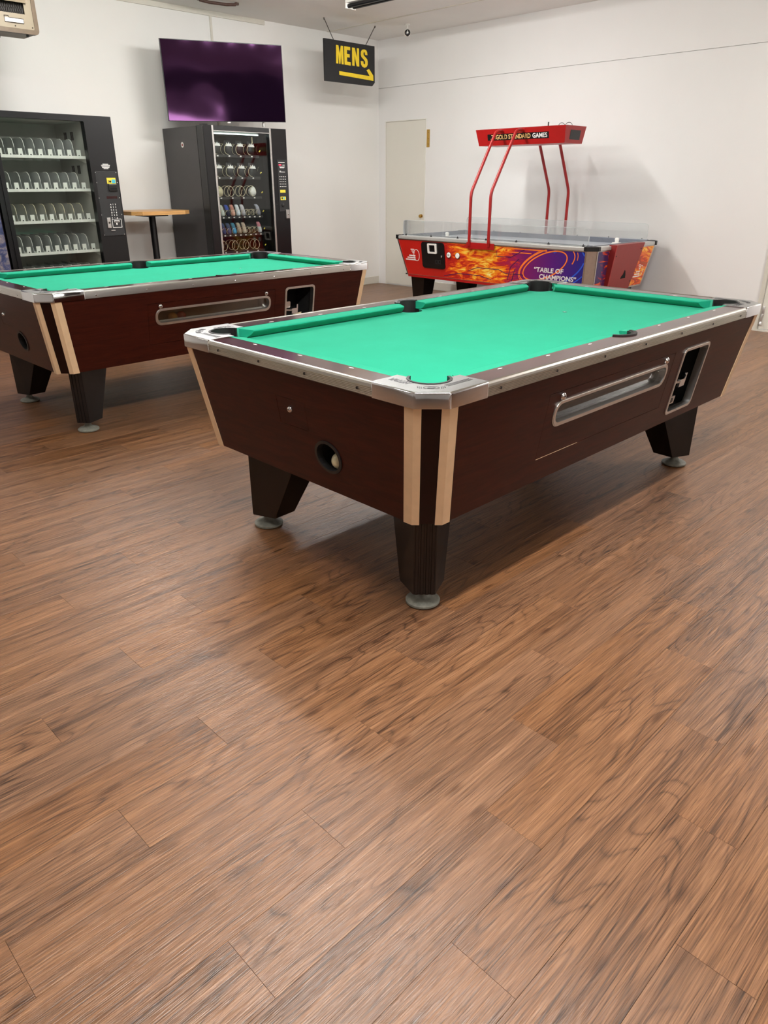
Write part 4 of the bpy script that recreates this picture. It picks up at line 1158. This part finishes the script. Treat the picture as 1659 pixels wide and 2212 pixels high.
# trays with clear dividers and white pushers
for k, z in enumerate((1.538, 1.270, 1.009, 0.744, 0.478)):
    tr = obj('tray', B(0.062, 0.846, 0.075, 0.60, z, z + 0.010), 'vmwhite', VA)
    obj('tray_lip', B(0.062, 0.846, 0.068, 0.076, z - 0.008, z + 0.016), 'vmwhite', tr)
    for i in range(9):
        x = 0.062 + 0.0855 * i + 0.052
        bm = NB(); box(bm, x - 0.019, x + 0.019, 0.105, 0.109, z + 0.010, z + 0.066, 0.001); box(bm, x - 0.030, x + 0.030, 0.078, 0.30, z + 0.010, z + 0.013)
        obj('pusher', bm, 'vmwhite', tr)
        obj('pusher_slot', B(x - 0.006, x + 0.006, 0.1035, 0.105, z + 0.016, z + 0.024), 'black', tr)
        obj('price_tag', B(x - 0.014, x + 0.008, 0.0665, 0.068, z - 0.003, z + 0.009), 'print_white', tr)
        xd = 0.062 + 0.0855 * i + 0.004 if i else 0.0665
        if i == 0: continue
        dv = obj('divider', plate(NB(), [[(0.085, z + 0.010), (0.58, z + 0.010), (0.58, z + 0.150), (0.16, z + 0.150), (0.128, z + 0.138), (0.112, z + 0.120)]], YZ, xd - 0.0015, xd + 0.0015), 'dividery' if k == 2 else 'divider', tr)
        obj('divider_edge', tube(NB(), [(xd, 0.22, z + 0.151), (xd, 0.16, z + 0.151), (xd, 0.128, z + 0.139), (xd, 0.112, z + 0.121), (xd, 0.100, z + 0.075)], 0.0028, 6), 'cream' if k == 2 else 'vmwhite', tr)
    obj('tray_bracket', plate(NB(), [[(0.07, z), (0.30, z), (0.07, z - 0.045)]], YZ, 0.842, 0.848), 'vmwhite', tr)
# control column
cp = obj('control_panel', B(0.862, 1.082, -0.008, 0.0, 0.875, 1.430, bev=0.003), 'vmpanel', VA)
for x in (0.872, 1.072):
    for z in (0.885, 1.06, 1.205, 1.335, 1.42):
        obj('screw', lathe(NB(), [(0.004, 0.001), (0.004, -0.0015)], (x, -0.0085, z), 8, 'Y'), 'steel', cp)
def va(x0, z0): return lambda a, b, d: (x0 + a, -0.0082 - d, z0 + b)
st = obj('instruction_sticker', B(0.972, 1.058, -0.0105, -0.008, 1.325, 1.376), 'yellow2', cp)
obj('sticker_print', B(1.018, 1.054, -0.0112, -0.0105, 1.330, 1.362), 'cyan', st)
obj('sticker_print', text_mesh('!', 0.034, lambda a, b, d: (0.980 + a, -0.0106 - d, 1.332 + b), 0.0006, 1.0, 0, 0.001), 'black', st)
obj('sticker_print', B(0.992, 1.012, -0.0111, -0.0105, 1.336, 1.352), 'black', st)
bm = NB(); box(bm, 0.978, 1.062, -0.022, -0.008, 1.262, 1.322, 0.006)
bv = obj('bill_slot', bm, 'black', cp)
obj('slot_mouth', B(0.988, 1.054, -0.0235, -0.022, 1.276, 1.290), 'void', bv)
obj('display_window', B(0.948, 1.050, -0.0095, -0.008, 1.198, 1.220), plain('dark_red_window', rgb(44, 8, 10), 0.2), cp)
for r_, rowt in enumerate(('A12', 'B34', 'C56', 'D78', 'E90', 'F*#')):
    for c_, chx in enumerate(rowt):
        z_ = 1.140 - 0.0235 * r_
        bt = obj('key', B(0.966 + 0.024 * c_, 0.984 + 0.024 * c_, -0.0105, -0.008, z_, z_ + 0.018, bev=0.001), 'vmpanel', cp)
        obj('key_print', text_mesh(chx, 0.018, lambda a, b, d, c_=c_, z_=z_: (0.969 + 0.024 * c_ + a, -0.0106 - d, z_ + 0.0025 + b), 0.0005, 1.0, 0, 0.0006), 'print_white', bt)
lk = obj('lock_plate', B(0.915, 0.950, -0.020, -0.008, 0.945, 1.035, bev=0.002), 'steel', cp)
obj('lock_cylinder', lathe(NB(), [(0.009, -0.019), (0.009, -0.024), (0.005, -0.026)], (0.934, 0, 0.992), 12, 'Y'), 'chain', lk)
cr = obj('coin_return', plate(NB(), [rr(0.966, 1.060, 0.945, 1.022, 0.003), rr(0.970, 1.056, 0.949, 1.018, 0.003)], XZ, -0.011, -0.008), 'print_white', cp)
obj('coin_entry', B(0.985, 1.040, -0.014, -0.008, 0.992, 1.010, bev=0.002), 'steel', cr)
obj('coin_entry_slot', B(0.992, 1.033, -0.0148, -0.014, 0.998, 1.003), 'void', cr)
obj('coin_chute', B(1.004, 1.016, -0.0115, -0.008, 0.970, 0.988), 'print_white', cr)
obj('coin_cup_lip', B(0.945, 0.985, -0.014, -0.008, 0.918, 0.927), 'steel', cp)
bm = NB()
for k, wd in enumerate((0.055, 0.085, 0.078, 0.07, 0.045)):
    box(bm, 0.985 - wd / 2, 0.985 + wd / 2, -0.0008, 0.0, 1.487 - 0.0095 * k, 1.4925 - 0.0095 * k)
obj('notice_print', bm, 'print_white', cp)

# machine with printed front, cut by the left edge
VC = thing('drink_machine', 'drink machine with dark blue rock print cut off by left picture edge', 'vending machine', (1.40, 7.05, 0))
obj('cabinet', B(0.0, 0.985, 0.04, 0.82, 0.04, 1.83, bev=0.008), 'vmblack', VC)
dr = obj('door', B(0.0, 0.985, 0.0, 0.04, 0.05, 1.83, bev=0.006), 'vmblack', VC)
obj('printed_front', B(0.03, 0.975, -0.012, 0.0, 0.10, 1.78, bev=0.004), 'art', dr)
for x in (0.06, 0.92):
    for y in (0.1, 0.74): obj('foot', lathe(NB(), [(0.03, 0.0), (0.03, 0.012), (0.012, 0.016), (0.012, 0.045)], (x, y, 0), 14), 'black', VC)

# ------------------------------------------------------------------ sock vending machine (centre)
VB = thing('vending_machine', 'charcoal vending machine with socks and coils below the television', 'vending machine', (4.463, 7.05, 0))
BW, BD, BH = 1.028, 0.80, 1.860
obj('cabinet_side', B(0.0, 0.03, 0.14, BD, 0.04, BH - 0.004), 'vmside', VB)
obj('cabinet_side', B(BW - 0.03, BW, 0.14, BD, 0.04, BH - 0.004), 'vmside', VB)
obj('cabinet_back', B(0.03, BW - 0.03, BD - 0.03, BD, 0.04, BH - 0.004), 'vmside', VB)
obj('cabinet_top', B(0.03, BW - 0.03, 0.14, BD - 0.03, BH - 0.034, BH - 0.004), 'vmside', VB)
obj('cabinet_base', B(0.03, BW - 0.03, 0.14, BD - 0.03, 0.04, 0.40), 'vmdark', VB)
for x in (0.06, BW - 0.06):
    for y in (0.1, BD - 0.08): obj('foot', lathe(NB(), [(0.03, 0.0), (0.03, 0.012), (0.012, 0.016), (0.012, 0.045)], (x, y, 0), 14), 'black', VB)
hx0, hx1, hz0, hz1 = 0.113, 0.797, 0.620, 1.812
dB = obj('door', plate(NB(), [[(0.0, 0.05), (BW, 0.05), (BW, BH), (0.0, BH)], [(hx0, hz0), (hx1, hz0), (hx1, hz1), (hx0, hz1)]], XZ, 0.0, 0.13), 'vmblack', VB)
obj('door_edge', B(-0.004, 0.010, 0.004, 0.030, 0.06, BH - 0.01, bev=0.004), 'vmblack', dB)
obj('door_hinge', B(0.02, 0.07, 0.03, 0.10, BH, BH + 0.012, bev=0.003), 'vmblack', dB)
for x in (0.086, 0.799):
    obj('silver_strip', B(x, x + 0.022, -0.010, 0.0, 0.30, BH - 0.002, bev=0.003), 'trimsilver' if 'trimsilver' in M else 'steel', VB)
obj('top_band', B(0.109, 0.798, -0.006, 0.0, 1.816, BH - 0.003), 'vmpanel', VB)
obj('band_strip', B(0.109, 0.798, -0.008, -0.001, 1.808, 1.815), 'steel', VB)
obj('window_glass', B(hx0, hx1, 0.02, 0.026, hz0, hz1), 'glass', VB)
obj('liner_back', B(0.03, BW - 0.03, 0.60, 0.61, 0.40, 1.82), 'vmdark', VB)
obj('liner_side', B(0.095, 0.103, 0.131, 0.60, 0.40, 1.82), 'vmdark', VB)
obj('liner_side', B(0.815, 0.823, 0.131, 0.60, 0.40, 1.82), 'vmdark', VB)
obj('tube_lamp', tube(NB(), [(0.12, 0.115, 1.796), (0.74, 0.115, 1.796)], 0.006, 10), 'vmlamp', VB)
obj('lamp_reflector', B(0.112, 0.75, 0.131, 0.60, 1.805, 1.812), 'vmgrey', VB)
SHZ = (1.600, 1.390, 1.195, 1.003, 0.822, 0.650)
def helix(bm, cx, cz, r, y0, y1, turns, tr, ph=0.0):
    n = int(14 * turns)
    tube(bm, [(cx + r * math.cos(ph + 2 * PI * turns * i / n), y0 + (y1 - y0) * i / n, cz + r * math.sin(ph + 2 * PI * turns * i / n)) for i in range(n + 1)], tr, 6)
    return bm
for k, z in enumerate(SHZ):
    sh = obj('shelf', B(0.104, 0.725, 0.105, 0.58, z - 0.012, z), 'vmdark', VB)
    obj('shelf_front', B(0.104, 0.725, 0.098, 0.105, z - 0.024, z + 0.002), 'vmpanel', sh)
    wide = k in (0, 1, 2, 5)
    n = 4 if wide else 8
    for i in range(n):
        x = (0.213 + 0.1425 * i) if wide else (0.214 + 0.0672 * i)
        obj('price_tag', B(x - 0.022 if wide else x - 0.014, x - 0.002 if wide else x + 0.006, 0.0968, 0.098, z - 0.018, z - 0.006), 'print_white', sh)
        r_ = 0.052 if wide else 0.029
        obj('coil', helix(NB(), x, z + r_ + 0.004, r_, 0.108, 0.26, 2.2, 0.0031 if wide else 0.0027, 1.9), 'cream', sh, 60)
    obj('motor_knob', tube(NB(), [(0.742, 0.12, z + 0.035), (0.757, 0.12, z + 0.048)], 0.006, 8), 'yellow2', VB)
obj('interior_clip', B(0.655, 0.668, 0.12, 0.124, 1.715, 1.775), 'cream', VB)
obj('chute_glass', B(0.735, 0.738, 0.132, 0.30, 1.45, 1.79), 'glass', VB)
# control column
vb = lambda x0, z0, dd=0.0: (lambda a, b, d: (x0 + a, -0.004 - dd - d, z0 + b))
cp = obj('control_panel', B(0.885, 1.018, -0.004, 0.0, 1.040, 1.560, bev=0.001), 'vmpanel', VB)
obj('led_display', B(0.905, 0.938, -0.0052, -0.004, 1.505, 1.516), 'led_red', cp)
bm = NB()
for z_, x0, x1 in ((1.535, 0.90, 0.985), (1.508, 0.955, 0.985), (1.490, 0.91, 0.985), (1.482, 0.92, 0.975), (1.448, 0.91, 0.93), (1.440, 0.91, 0.985)):
    box(bm, x0, x1, -0.0048, -0.004, z_ - 0.003, z_ + 0.003)
obj('panel_print', bm, 'print_white', cp)
for r_ in range(5):
    for c_ in range(4):
        bt = obj('key', B(0.900 + 0.0245 * c_, 0.920 + 0.0245 * c_, -0.0065, -0.004, 1.385 - 0.0245 * r_, 1.400 - 0.0245 * r_, bev=0.001), 'black', cp)
        obj('key_print', B(0.903 + 0.0245 * c_, 0.917 + 0.0245 * c_, -0.0071, -0.0065, 1.3895 - 0.0245 * r_, 1.3955 - 0.0245 * r_), 'print_white', bt)
st = obj('yellow_sticker', B(0.905, 0.978, -0.0055, -0.004, 1.232, 1.260), 'yellow2', cp)
st = obj('bill_sticker', B(0.905, 0.978, -0.0055, -0.004, 1.157, 1.191), 'yellow2', cp)
obj('sticker_print', B(0.945, 0.962, -0.0062, -0.0055, 1.162, 1.186), 'cyan', st); obj('sticker_print', B(0.918, 0.934, -0.0062, -0.0055, 1.164, 1.184), 'black', st)
obj('coin_boss', lathe(NB(), [(0.020, -0.004), (0.018, -0.014), (0.008, -0.018)], (0.935, 0, 1.105), 14, 'Y'), 'vmpanel', cp)
lk = obj('lock_plate', B(0.962, 1.008, -0.022, 0.0, 0.965, 1.058, bev=0.003), 'steel', VB)
obj('lock_cylinder', lathe(NB(), [(0.009, -0.021), (0.009, -0.026), (0.005, -0.028)], (0.99, 0, 1.01), 12, 'Y'), 'chrome', lk)
st = obj('round_sticker', plate(NB(), [circ(0.43, 1.693, 0.026, n=20)], YZ, -0.0015, 0.0), 'print_white', VB)
obj('sticker_print', plate(NB(), [[(0.418, 1.682), (0.442, 1.682), (0.445, 1.692), (0.436, 1.702), (0.424, 1.702), (0.415, 1.692)]], YZ, -0.0022, -0.0015), 'reddull', st)

# goods inside: world offsets
VBX, VBY = 4.463, 7.05
def packet(x, z, label, body, crest):
    t = thing('sock_packet', label, 'packet', (VBX + x, VBY + 0.158, z), 'packets in the upper rows of the sock machine')
    bm = NB()
    n = 16
    rings = []
    for h, wx, wy in ((0.0, 0.030, 0.012), (0.012, 0.044, 0.03), (0.06, 0.047, 0.036), (0.10, 0.044, 0.026), (0.124, 0.038, 0.012), (0.136, 0.034, 0.004)):
        rings.append([bm.verts.new((wx * math.copysign(abs(math.cos(2 * PI * i / n)) ** 0.6, math.cos(2 * PI * i / n)), wy * math.sin(2 * PI * i / n), h + 0.001)) for i in range(n)])
    for a, b in zip(rings, rings[1:]):
        for i in range(n): bm.faces.new((a[i], a[(i + 1) % n], b[(i + 1) % n], b[i]))
    bm.faces.new(rings[0][::-1]); bm.faces.new(rings[-1])
    obj('pouch', bm, body, t, 60)
    if crest:
        f = lambda a, b, d: (a, -0.030 - d + max(0, b - 0.085) * 0.25, b)
        obj('printed_crest', plate(NB(), [[(-0.040, 0.082), (0.040, 0.080), (0.034, 0.094), (0.030, 0.112), (0.016, 0.100), (0.006, 0.120), (-0.008, 0.100), (-0.020, 0.116), (-0.032, 0.096)]], f, 0.0, 0.003), crest, t)
    return t
nthc = ('leftmost', 'second', 'third', 'rightmost')
for k in (0, 1):
    for i in range(4):
        packet(0.224 + 0.1425 * i, SHZ[k], '%s black packet with white crest on the %s shelf of the sock machine' % (nthc[i], ('top', 'second')[k]), 'vmpanel', 'print_white')
M['tanmat'] = plain('cream_bundle', rgb(206, 196, 160), 0.7, var=0.15, bmp=0.3)
M['whitebundle'] = plain('white_bundle', rgb(234, 234, 228), 0.7, var=0.08, bmp=0.3)
def bundle(x, z, mat, label):
    bm = NB()
    bmesh.ops.create_icosphere(bm, subdivisions=3, radius=1.0)
    for v in bm.verts:
        p = v.co.copy()
        w_ = 1 + 0.16 * math.sin(5 * p.x + 3 * p.z) + 0.1 * math.sin(9 * p.z - 4 * p.y)
        v.co = Vector((p.x * 0.041 * w_, p.y * 0.040, (p.z * 0.048 + 0.048) * (1 + 0.10 * math.sin(6 * p.x))))
    mz = min(v.co.z for v in bm.verts)
    for v in bm.verts: v.co.z -= mz
    o = obj('sock_bundle', bm, mat, None, 60, (VBX + x, VBY + 0.16, z)); tag(o, label, 'socks')
bundle(0.222, SHZ[2], 'tanmat', 'cream wrapped bundle at the left of the third shelf in the sock machine')
bundle(0.648, SHZ[2], 'whitebundle', 'white wrapped bundle at the right of the third shelf in the sock machine')
def sock(x, z, c1, c2, label, lean=0.0):
    k1 = 'sock_%d_%d_%d' % c1
    for c in (c1, c2):
        k = 'sock_%d_%d_%d' % c
        if k not in M: M[k] = plain(k, rgb(*c), 0.85, var=0.12, scale=60, bmp=0.3)
    t = thing('sock_pair', label, 'socks', (VBX + x, VBY + 0.135, z), 'rolled socks in the machine')
    def body(bm, secs):
        n = 14; rings = []
        for h, cx, cy, wx, wy in secs:
            rings.append([bm.verts.new((cx + wx * math.cos(2 * PI * i / n), cy + wy * math.sin(2 * PI * i / n), h)) for i in range(n)])
        for a, b in zip(rings, rings[1:]):
            for i in range(n): bm.faces.new((a[i], a[(i + 1) % n], b[(i + 1) % n], b[i]))
        bm.faces.new(rings[0][::-1]); bm.faces.new(rings[-1]); return bm
    # foot folded forward at the bottom, leg upright
    obj('sock_foot', body(NB(), [(0.001, 0.006, 0.0, 0.012, 0.014), (0.008, 0.005, 0.0, 0.022, 0.022), (0.028, 0.003, 0.0, 0.025, 0.025), (0.052, 0.0, 0.002, 0.024, 0.022), (0.066, -0.002, 0.004, 0.021, 0.017)]), 'sock_%d_%d_%d' % c2, t, 60)
    obj('sock_cuff', body(NB(), [(0.064, -0.002, 0.004, 0.0225, 0.018), (0.085, -0.006, 0.006, 0.023, 0.018), (0.108, -0.012 + lean, 0.010, 0.021, 0.015), (0.114, -0.014 + lean, 0.011, 0.014, 0.009)]), k1, t, 60)
row4 = [((196, 200, 186), (206, 214, 206), 'pale grey'), ((40, 74, 170), (24, 28, 58), 'bright blue and navy'), ((196, 140, 124), (226, 178, 158), 'salmon pink'), ((214, 220, 226), (222, 232, 240), 'white'), ((206, 206, 212), (190, 190, 196), 'light grey patterned')]
for i, (a, b, nm) in enumerate(row4): sock(0.220 + 0.0672 * i, SHZ[3], a, b, '%s rolled socks on the fourth shelf of the sock machine' % nm)
sock(0.690, SHZ[3], (170, 172, 186), (140, 142, 152), 'lilac grey sock leaning at the right end of the fourth shelf', -0.01)
row5 = [((52, 72, 112), (58, 78, 126), 'navy blue'), ((62, 78, 110), (70, 86, 130), 'slate blue'), ((60, 130, 156), (74, 160, 204), 'sky blue'), ((176, 160, 138), (184, 166, 146), 'beige'), ((190, 176, 158), (204, 190, 172), 'light beige')]
for i, (a, b, nm) in enumerate(row5): sock(0.220 + 0.0672 * i, SHZ[4], a, b, '%s rolled socks on the fifth shelf of the sock machine' % nm)
sock(0.692, SHZ[4], (200, 130, 140), (206, 212, 216), 'white sock with red pattern at the right end of the fifth shelf')

# ------------------------------------------------------------------ high table between the machines
HT = thing('high_table', 'oak topped high table on black pole between the two vending machines', 'table', (3.985, 7.42, 0))
w2, d2_ = 0.335, 0.30
outl = [(-w2 + 0.08, -d2_), (w2 - 0.12, -d2_), (w2, -d2_ + 0.12), (w2, d2_ - 0.08), (w2 - 0.08, d2_), (-w2 + 0.08, d2_), (-w2, d2_ - 0.08), (-w2, -d2_ + 0.08)]
bm = prism([outl], 1.040, 1.075)
obj('table_top', bm, 'oak', HT)
obj('pole', lathe(NB(), [(0.034, 0.02), (0.034, 1.02)], (0, 0, 0), 20), 'black', HT, 40)
obj('mounting_plate', B(-0.12, 0.12, -0.12, 0.12, 1.020, 1.040), 'black', HT)
obj('base', lathe(NB(), [(0.26, 0.0), (0.26, 0.012), (0.06, 0.03), (0.04, 0.05)], (0, 0, 0), 32), 'black', HT, 30)

# ------------------------------------------------------------------ television
tvw = 1.275; tvh = tvw * 0.5625
TV = thing('television', 'large switched off wall television with purple sheen above the sock machine', 'television', (4.962, 7.333, 2.280 - tvh / 2))
yaw, tilt, rl = 0.29, 0.036, 0.021
ex = Vector((math.cos(yaw), -math.sin(yaw), 0)); n_ = Vector((-math.sin(yaw), -math.cos(yaw), 0))
up = Vector((0, 0, 1)) * math.cos(tilt) + n_ * math.sin(tilt)
ex2 = ex * math.cos(rl) + up * math.sin(rl); up2 = up * math.cos(rl) - ex * math.sin(rl)
nn = ex2.cross(up2).normalized()
if nn.dot(n_) < 0: nn = -nn
def tvp(a, b, d):
    return ex2 * a + up2 * b - nn * d + Vector((0, 0, tvh / 2))
rect = lambda a, b: [(-a, -b), (a, -b), (a, b), (-a, b)]
obj('screen', plate(NB(), [rect(tvw / 2 - 0.006, tvh / 2 - 0.006)], tvp, 0.001, 0.012), 'tv', TV)
obj('bezel', plate(NB(), [rect(tvw / 2, tvh / 2), rect(tvw / 2 - 0.006, tvh / 2 - 0.006)], tvp, 0.0, 0.022), 'vmblack', TV)
obj('back_cover', plate(NB(), [rect(tvw / 2 - 0.002, tvh / 2 - 0.002)], tvp, 0.0125, 0.022), 'black', TV)
obj('back_housing', plate(NB(), [[(-0.45, -tvh / 2 + 0.02), (0.45, -tvh / 2 + 0.02), (0.38, 0.10), (-0.38, 0.10)]], tvp, 0.022, 0.055), 'black', TV)
obj('sensor_bump', plate(NB(), [rr(-0.018, 0.018, -tvh / 2 - 0.012, -tvh / 2 + 0.002, 0.004)], tvp, 0.004, 0.02), 'steel', TV)
obj('mount_plate', plate(NB(), [rect(0.20, 0.18)], tvp, 0.055, 0.07), 'black', TV)
bm = NB(); q = tvp(0, 0, 0.07); tube(bm, [q, (q.x + 0.06, q.y + 0.22, q.z), (q.x + 0.02, WY - 7.333 - 0.02, q.z)], 0.022, 10)
obj('mount_arm', bm, 'black', TV, 40)
q2 = Vector((q.x + 0.02, WY - 7.333, q.z))
obj('wall_plate', B(q2.x - 0.08, q2.x + 0.08, q2.y - 0.022, q2.y - 0.0005, q2.z - 0.12, q2.z + 0.12), 'black', TV)
bm = NB(); q = tvp(0.40, -0.30, 0.05); e_ = tvp(0.40, -tvh / 2 - 0.045, 0.05); tube(bm, [q, e_], 0.016, 12)
obj('stand_post', bm, 'steel', TV, 40)

# ------------------------------------------------------------------ MENS sign
SG = thing('hanging_sign', 'black hanging board lettered MENS with a yellow arrow', 'sign', (6.25, 7.25, 2.39))
bo = [(0.0, 0.0), (0.745, 0.0), (0.785, 0.038), (0.785, 0.412), (0.0, 0.412)]
obj('board', plate(NB(), [bo], XZ, 0.0, 0.022), 'signblack', SG)
def sgl(name, loops): return obj(name, plate(NB(), loops, XZ, -0.004, 0.0005), 'yellow', SG)
lz0, lz1 = 0.184, 0.364
def LP(x0, x1, pts): return [[(x0 + (x1 - x0) * a, lz0 + (lz1 - lz0) * b) for a, b in pts]]
sgl('letter', LP(0.170, 0.284, [(0, 0), (0.27, 0), (0.29, 0.62), (0.42, 0.0), (0.56, 0.0), (0.70, 0.62), (0.74, 0), (1, 0), (0.96, 1), (0.68, 1), (0.50, 0.55), (0.34, 1), (0.04, 1)]))
sgl('letter', LP(0.298, 0.394, [(0, 0), (1, -0.02), (1, 0.17), (0.42, 0.18), (0.42, 0.42), (0.85, 0.42), (0.85, 0.60), (0.42, 0.60), (0.42, 0.82), (0.95, 0.82), (0.95, 1), (0, 1)]))
sgl('letter', LP(0.420, 0.532, [(0, 0), (0.32, 0), (0.32, 0.60), (0.62, 0), (0.98, 0), (0.98, 1), (0.68, 1), (0.68, 0.44), (0.36, 1), (0, 1)]))
cS = [(0.96, 0.70), (0.92, 0.86), (0.78, 0.97), (0.50, 1.0), (0.20, 0.96), (0.04, 0.84), (0.02, 0.68), (0.12, 0.55), (0.42, 0.44), (0.62, 0.34), (0.64, 0.22), (0.50, 0.15), (0.38, 0.20), (0.36, 0.33), (0.0, 0.33), (0.04, 0.14), (0.22, 0.02), (0.50, -0.03), (0.80, 0.02), (0.98, 0.16), (1.0, 0.34), (0.90, 0.48), (0.60, 0.59), (0.40, 0.68), (0.38, 0.78), (0.48, 0.86), (0.60, 0.82), (0.64, 0.70)]
sgl('letter', LP(0.556, 0.668, cS))
sgl('arrow', [[(0.215, 0.074), (0.700, 0.058), (0.760, 0.055), (0.757, 0.110), (0.690, 0.172), (0.648, 0.158), (0.700, 0.100), (0.215, 0.112)]])
for (xa, xb) in ((0.152, 0.033), (0.648, 0.771)):
    bm = NB()
    a = Vector((xa, 0.011, 0.408)); b = Vector((xb, 0.011 + (0.02 if xb < 0.1 else -0.035), 0.608))
    n = 16
    for i in range(n):
        c = a.lerp(b, (i + 0.5) / n); t = (b - a).normalized(); L_ = (b - a).length / n * 0.78
        s_ = t.cross(Vector((0, 1, 0))).normalized() if i % 2 == 0 else Vector((0, 1, 0))
        pts = [c + t * L_ * math.cos(th) + s_ * 0.0045 * math.sin(th) for th in [2 * PI * k / 8 for k in range(8)]]
        tube(bm, pts, 0.0017, 5, closed=True)
    obj('chain', bm, 'chain', SG)
    obj('ceiling_hook', lathe(NB(), [(0.004, 0.590), (0.004, 0.606), (0.010, 0.6075), (0.010, 0.6098)], (b.x, b.y, 0), 10), 'chain', SG)

# ------------------------------------------------------------------ ceiling things
SC = thing('security_camera', 'small white and black security camera hanging from the ceiling', 'camera', (7.206, 6.88, 2.88))
obj('ceiling_base', lathe(NB(), [(0.026, 0.108), (0.032, 0.113), (0.032, 0.1198)], (0, 0, 0), 18), 'white', SC, 40)
obj('stem', lathe(NB(), [(0.008, 0.068), (0.008, 0.110)], (0, 0, 0), 12), 'white', SC)
obj('shell', lathe(NB(), [(0.02, 0.0), (0.032, 0.006), (0.038, 0.028), (0.036, 0.052), (0.026, 0.068), (0.010, 0.074)], (0, 0, 0), 20), 'white', SC, 60)
bm = NB(); lathe(bm, [(0.016, -0.036), (0.027, -0.034), (0.032, -0.028), (0.034, -0.010)], (0, 0, 0.032), 20, 'Y')
bmesh.ops.rotate(bm, verts=bm.verts[:], cent=(0, 0, 0.032), matrix=Matrix.Rotation(math.radians(-40), 3, 'Z'))
lens = obj('camera_face', bm, 'vmblack', SC, 50)
obj('lens_glint', lathe(NB(), [(0.004, -0.005), (0.004, 0.0)], (-0.031, -0.024, 0.038), 8, 'Y'), 'white', lens)

BLX = 5.86
BL_ = thing('tube_fixture', 'white ceiling fixture with two unlit black tubes at the top edge', 'light fixture', (BLX, 6.36, 2.90))
obj('housing', B(-0.09, 0.05, -2.4, 0.0, 0.045, 0.0985, bev=0.006), 'white', BL_)
obj('end_cap', B(-0.085, 0.045, -0.012, 0.008, 0.0, 0.095, bev=0.004), 'white', BL_)
for x in (-0.055, 0.015):
    obj('black_tube', tube(NB(), [(x, -2.38, 0.022), (x, -0.012, 0.022)], 0.019, 14), 'vmblack', BL_, 60)

o = thing('ceiling_bracket', 'short brown rounded bracket on the ceiling above the television', 'bracket', (5.00, 7.36, 2.965))
M['rust'] = plain('brown_metal', rgb(74, 52, 44), 0.6, 0.0, var=0.2)
obj('bracket_bar', tube(NB(), [(-0.22, 0.05, 0.016), (-0.12, 0.03, 0.006), (0.06, 0.0, 0.006), (0.15, -0.02, 0.014), (0.17, -0.024, 0.03)], 0.014, 10), 'rust', o, 60)
obj('bracket_clip', B(0.16, 0.19, -0.035, -0.01, 0.012, 0.0345, bev=0.003), 'rust', o)
obj('bracket_clip', B(-0.24, -0.20, 0.03, 0.07, 0.012, 0.0345, bev=0.003), 'rust', o)

# heater hung from the ceiling at the upper left
HE = thing('unit_heater', 'beige unit heater with dark louvred front hanging at the upper left', 'heater', (2.06, 6.49, 2.355))
ew, ed, eh = 0.68, 0.26, 0.56
obj('housing', B(0.012, ew - 0.012, 0.03, ed, 0.004, eh - 0.01, bev=0.012), 'beige', HE)
rim = obj('rim', plate(NB(), [rr(0, ew, 0, eh, 0.03), rr(0.03, ew - 0.03, 0.03, eh - 0.03, 0.01)], XZ, -0.006, 0.035), 'beiged', HE)
fp = obj('front_plate', plate(NB(), [rr(0.028, ew - 0.028, 0.028, eh - 0.028, 0.01), [(0.06, 0.125), (ew - 0.085, 0.125), (ew - 0.085, eh - 0.06), (0.06, eh - 0.06)]], XZ, 0.0, 0.012), 'beige', HE)
obj('dark_interior', B(0.05, ew - 0.07, 0.026, 0.0295, 0.115, eh - 0.05), 'grille', HE)
for k in range(4):
    z = 0.215 + 0.095 * k
    bm = NB(); hexa(bm, [(0.045, 0.010, z + 0.012), (ew - 0.07, 0.010, z + 0.012), (ew - 0.07, 0.013, z + 0.015), (0.045, 0.013, z + 0.015)], [(0.045, -0.024, z - 0.022), (ew - 0.07, -0.024, z - 0.022), (ew - 0.07, -0.021, z - 0.022), (0.045, -0.021, z - 0.022)])
    obj('louver', bm, 'beige', HE)
bm = NB()
x = 0.06
while x < ew - 0.085:
    for sg in (-1, 1):
        tube(bm, [(x, 0.020, 0.125), (x + sg * 0.06, 0.020, 0.31)], 0.0012, 4)
    x += 0.016
obj('grille_mesh', bm, 'chain', HE)
np_ = obj('nameplate', B(0.44, 0.575, -0.004, 0.0, 0.066, 0.092, bev=0.001), 'steel', HE)
bm = NB(); ribbon(bm, [(0.440, 0.064), (0.576, 0.064), (0.576, 0.093), (0.470, 0.093), (0.470, 0.104), (0.440, 0.104)], 0.004, XZ, -0.005, 0.0, closed=True)
obj('nameplate_border', bm, 'chain', np_)
for x, z in ((ew - 0.045, 0.045), (ew - 0.045, 0.25), (0.51, 0.045), (0.045, 0.045)):
    obj('screw', lathe(NB(), [(0.005, 0.001), (0.005, -0.003)], (x, 0, z), 8, 'Y'), 'chain', HE)
for x, y in ((0.60, 0.03), (0.45, 0.20), (0.30, 0.03)):
    obj('knob', lathe(NB(), [(0.006, -0.016), (0.011, -0.012), (0.011, -0.003), (0.006, 0.005)], (x, y, 0), 10), 'black', HE)
for x in (0.1, ew - 0.1):
    obj('hanger_rod', lathe(NB(), [(0.006, eh - 0.015), (0.006, HC - 2.355 - 0.001)], (x, 0.15, 0), 8), 'steel', HE)
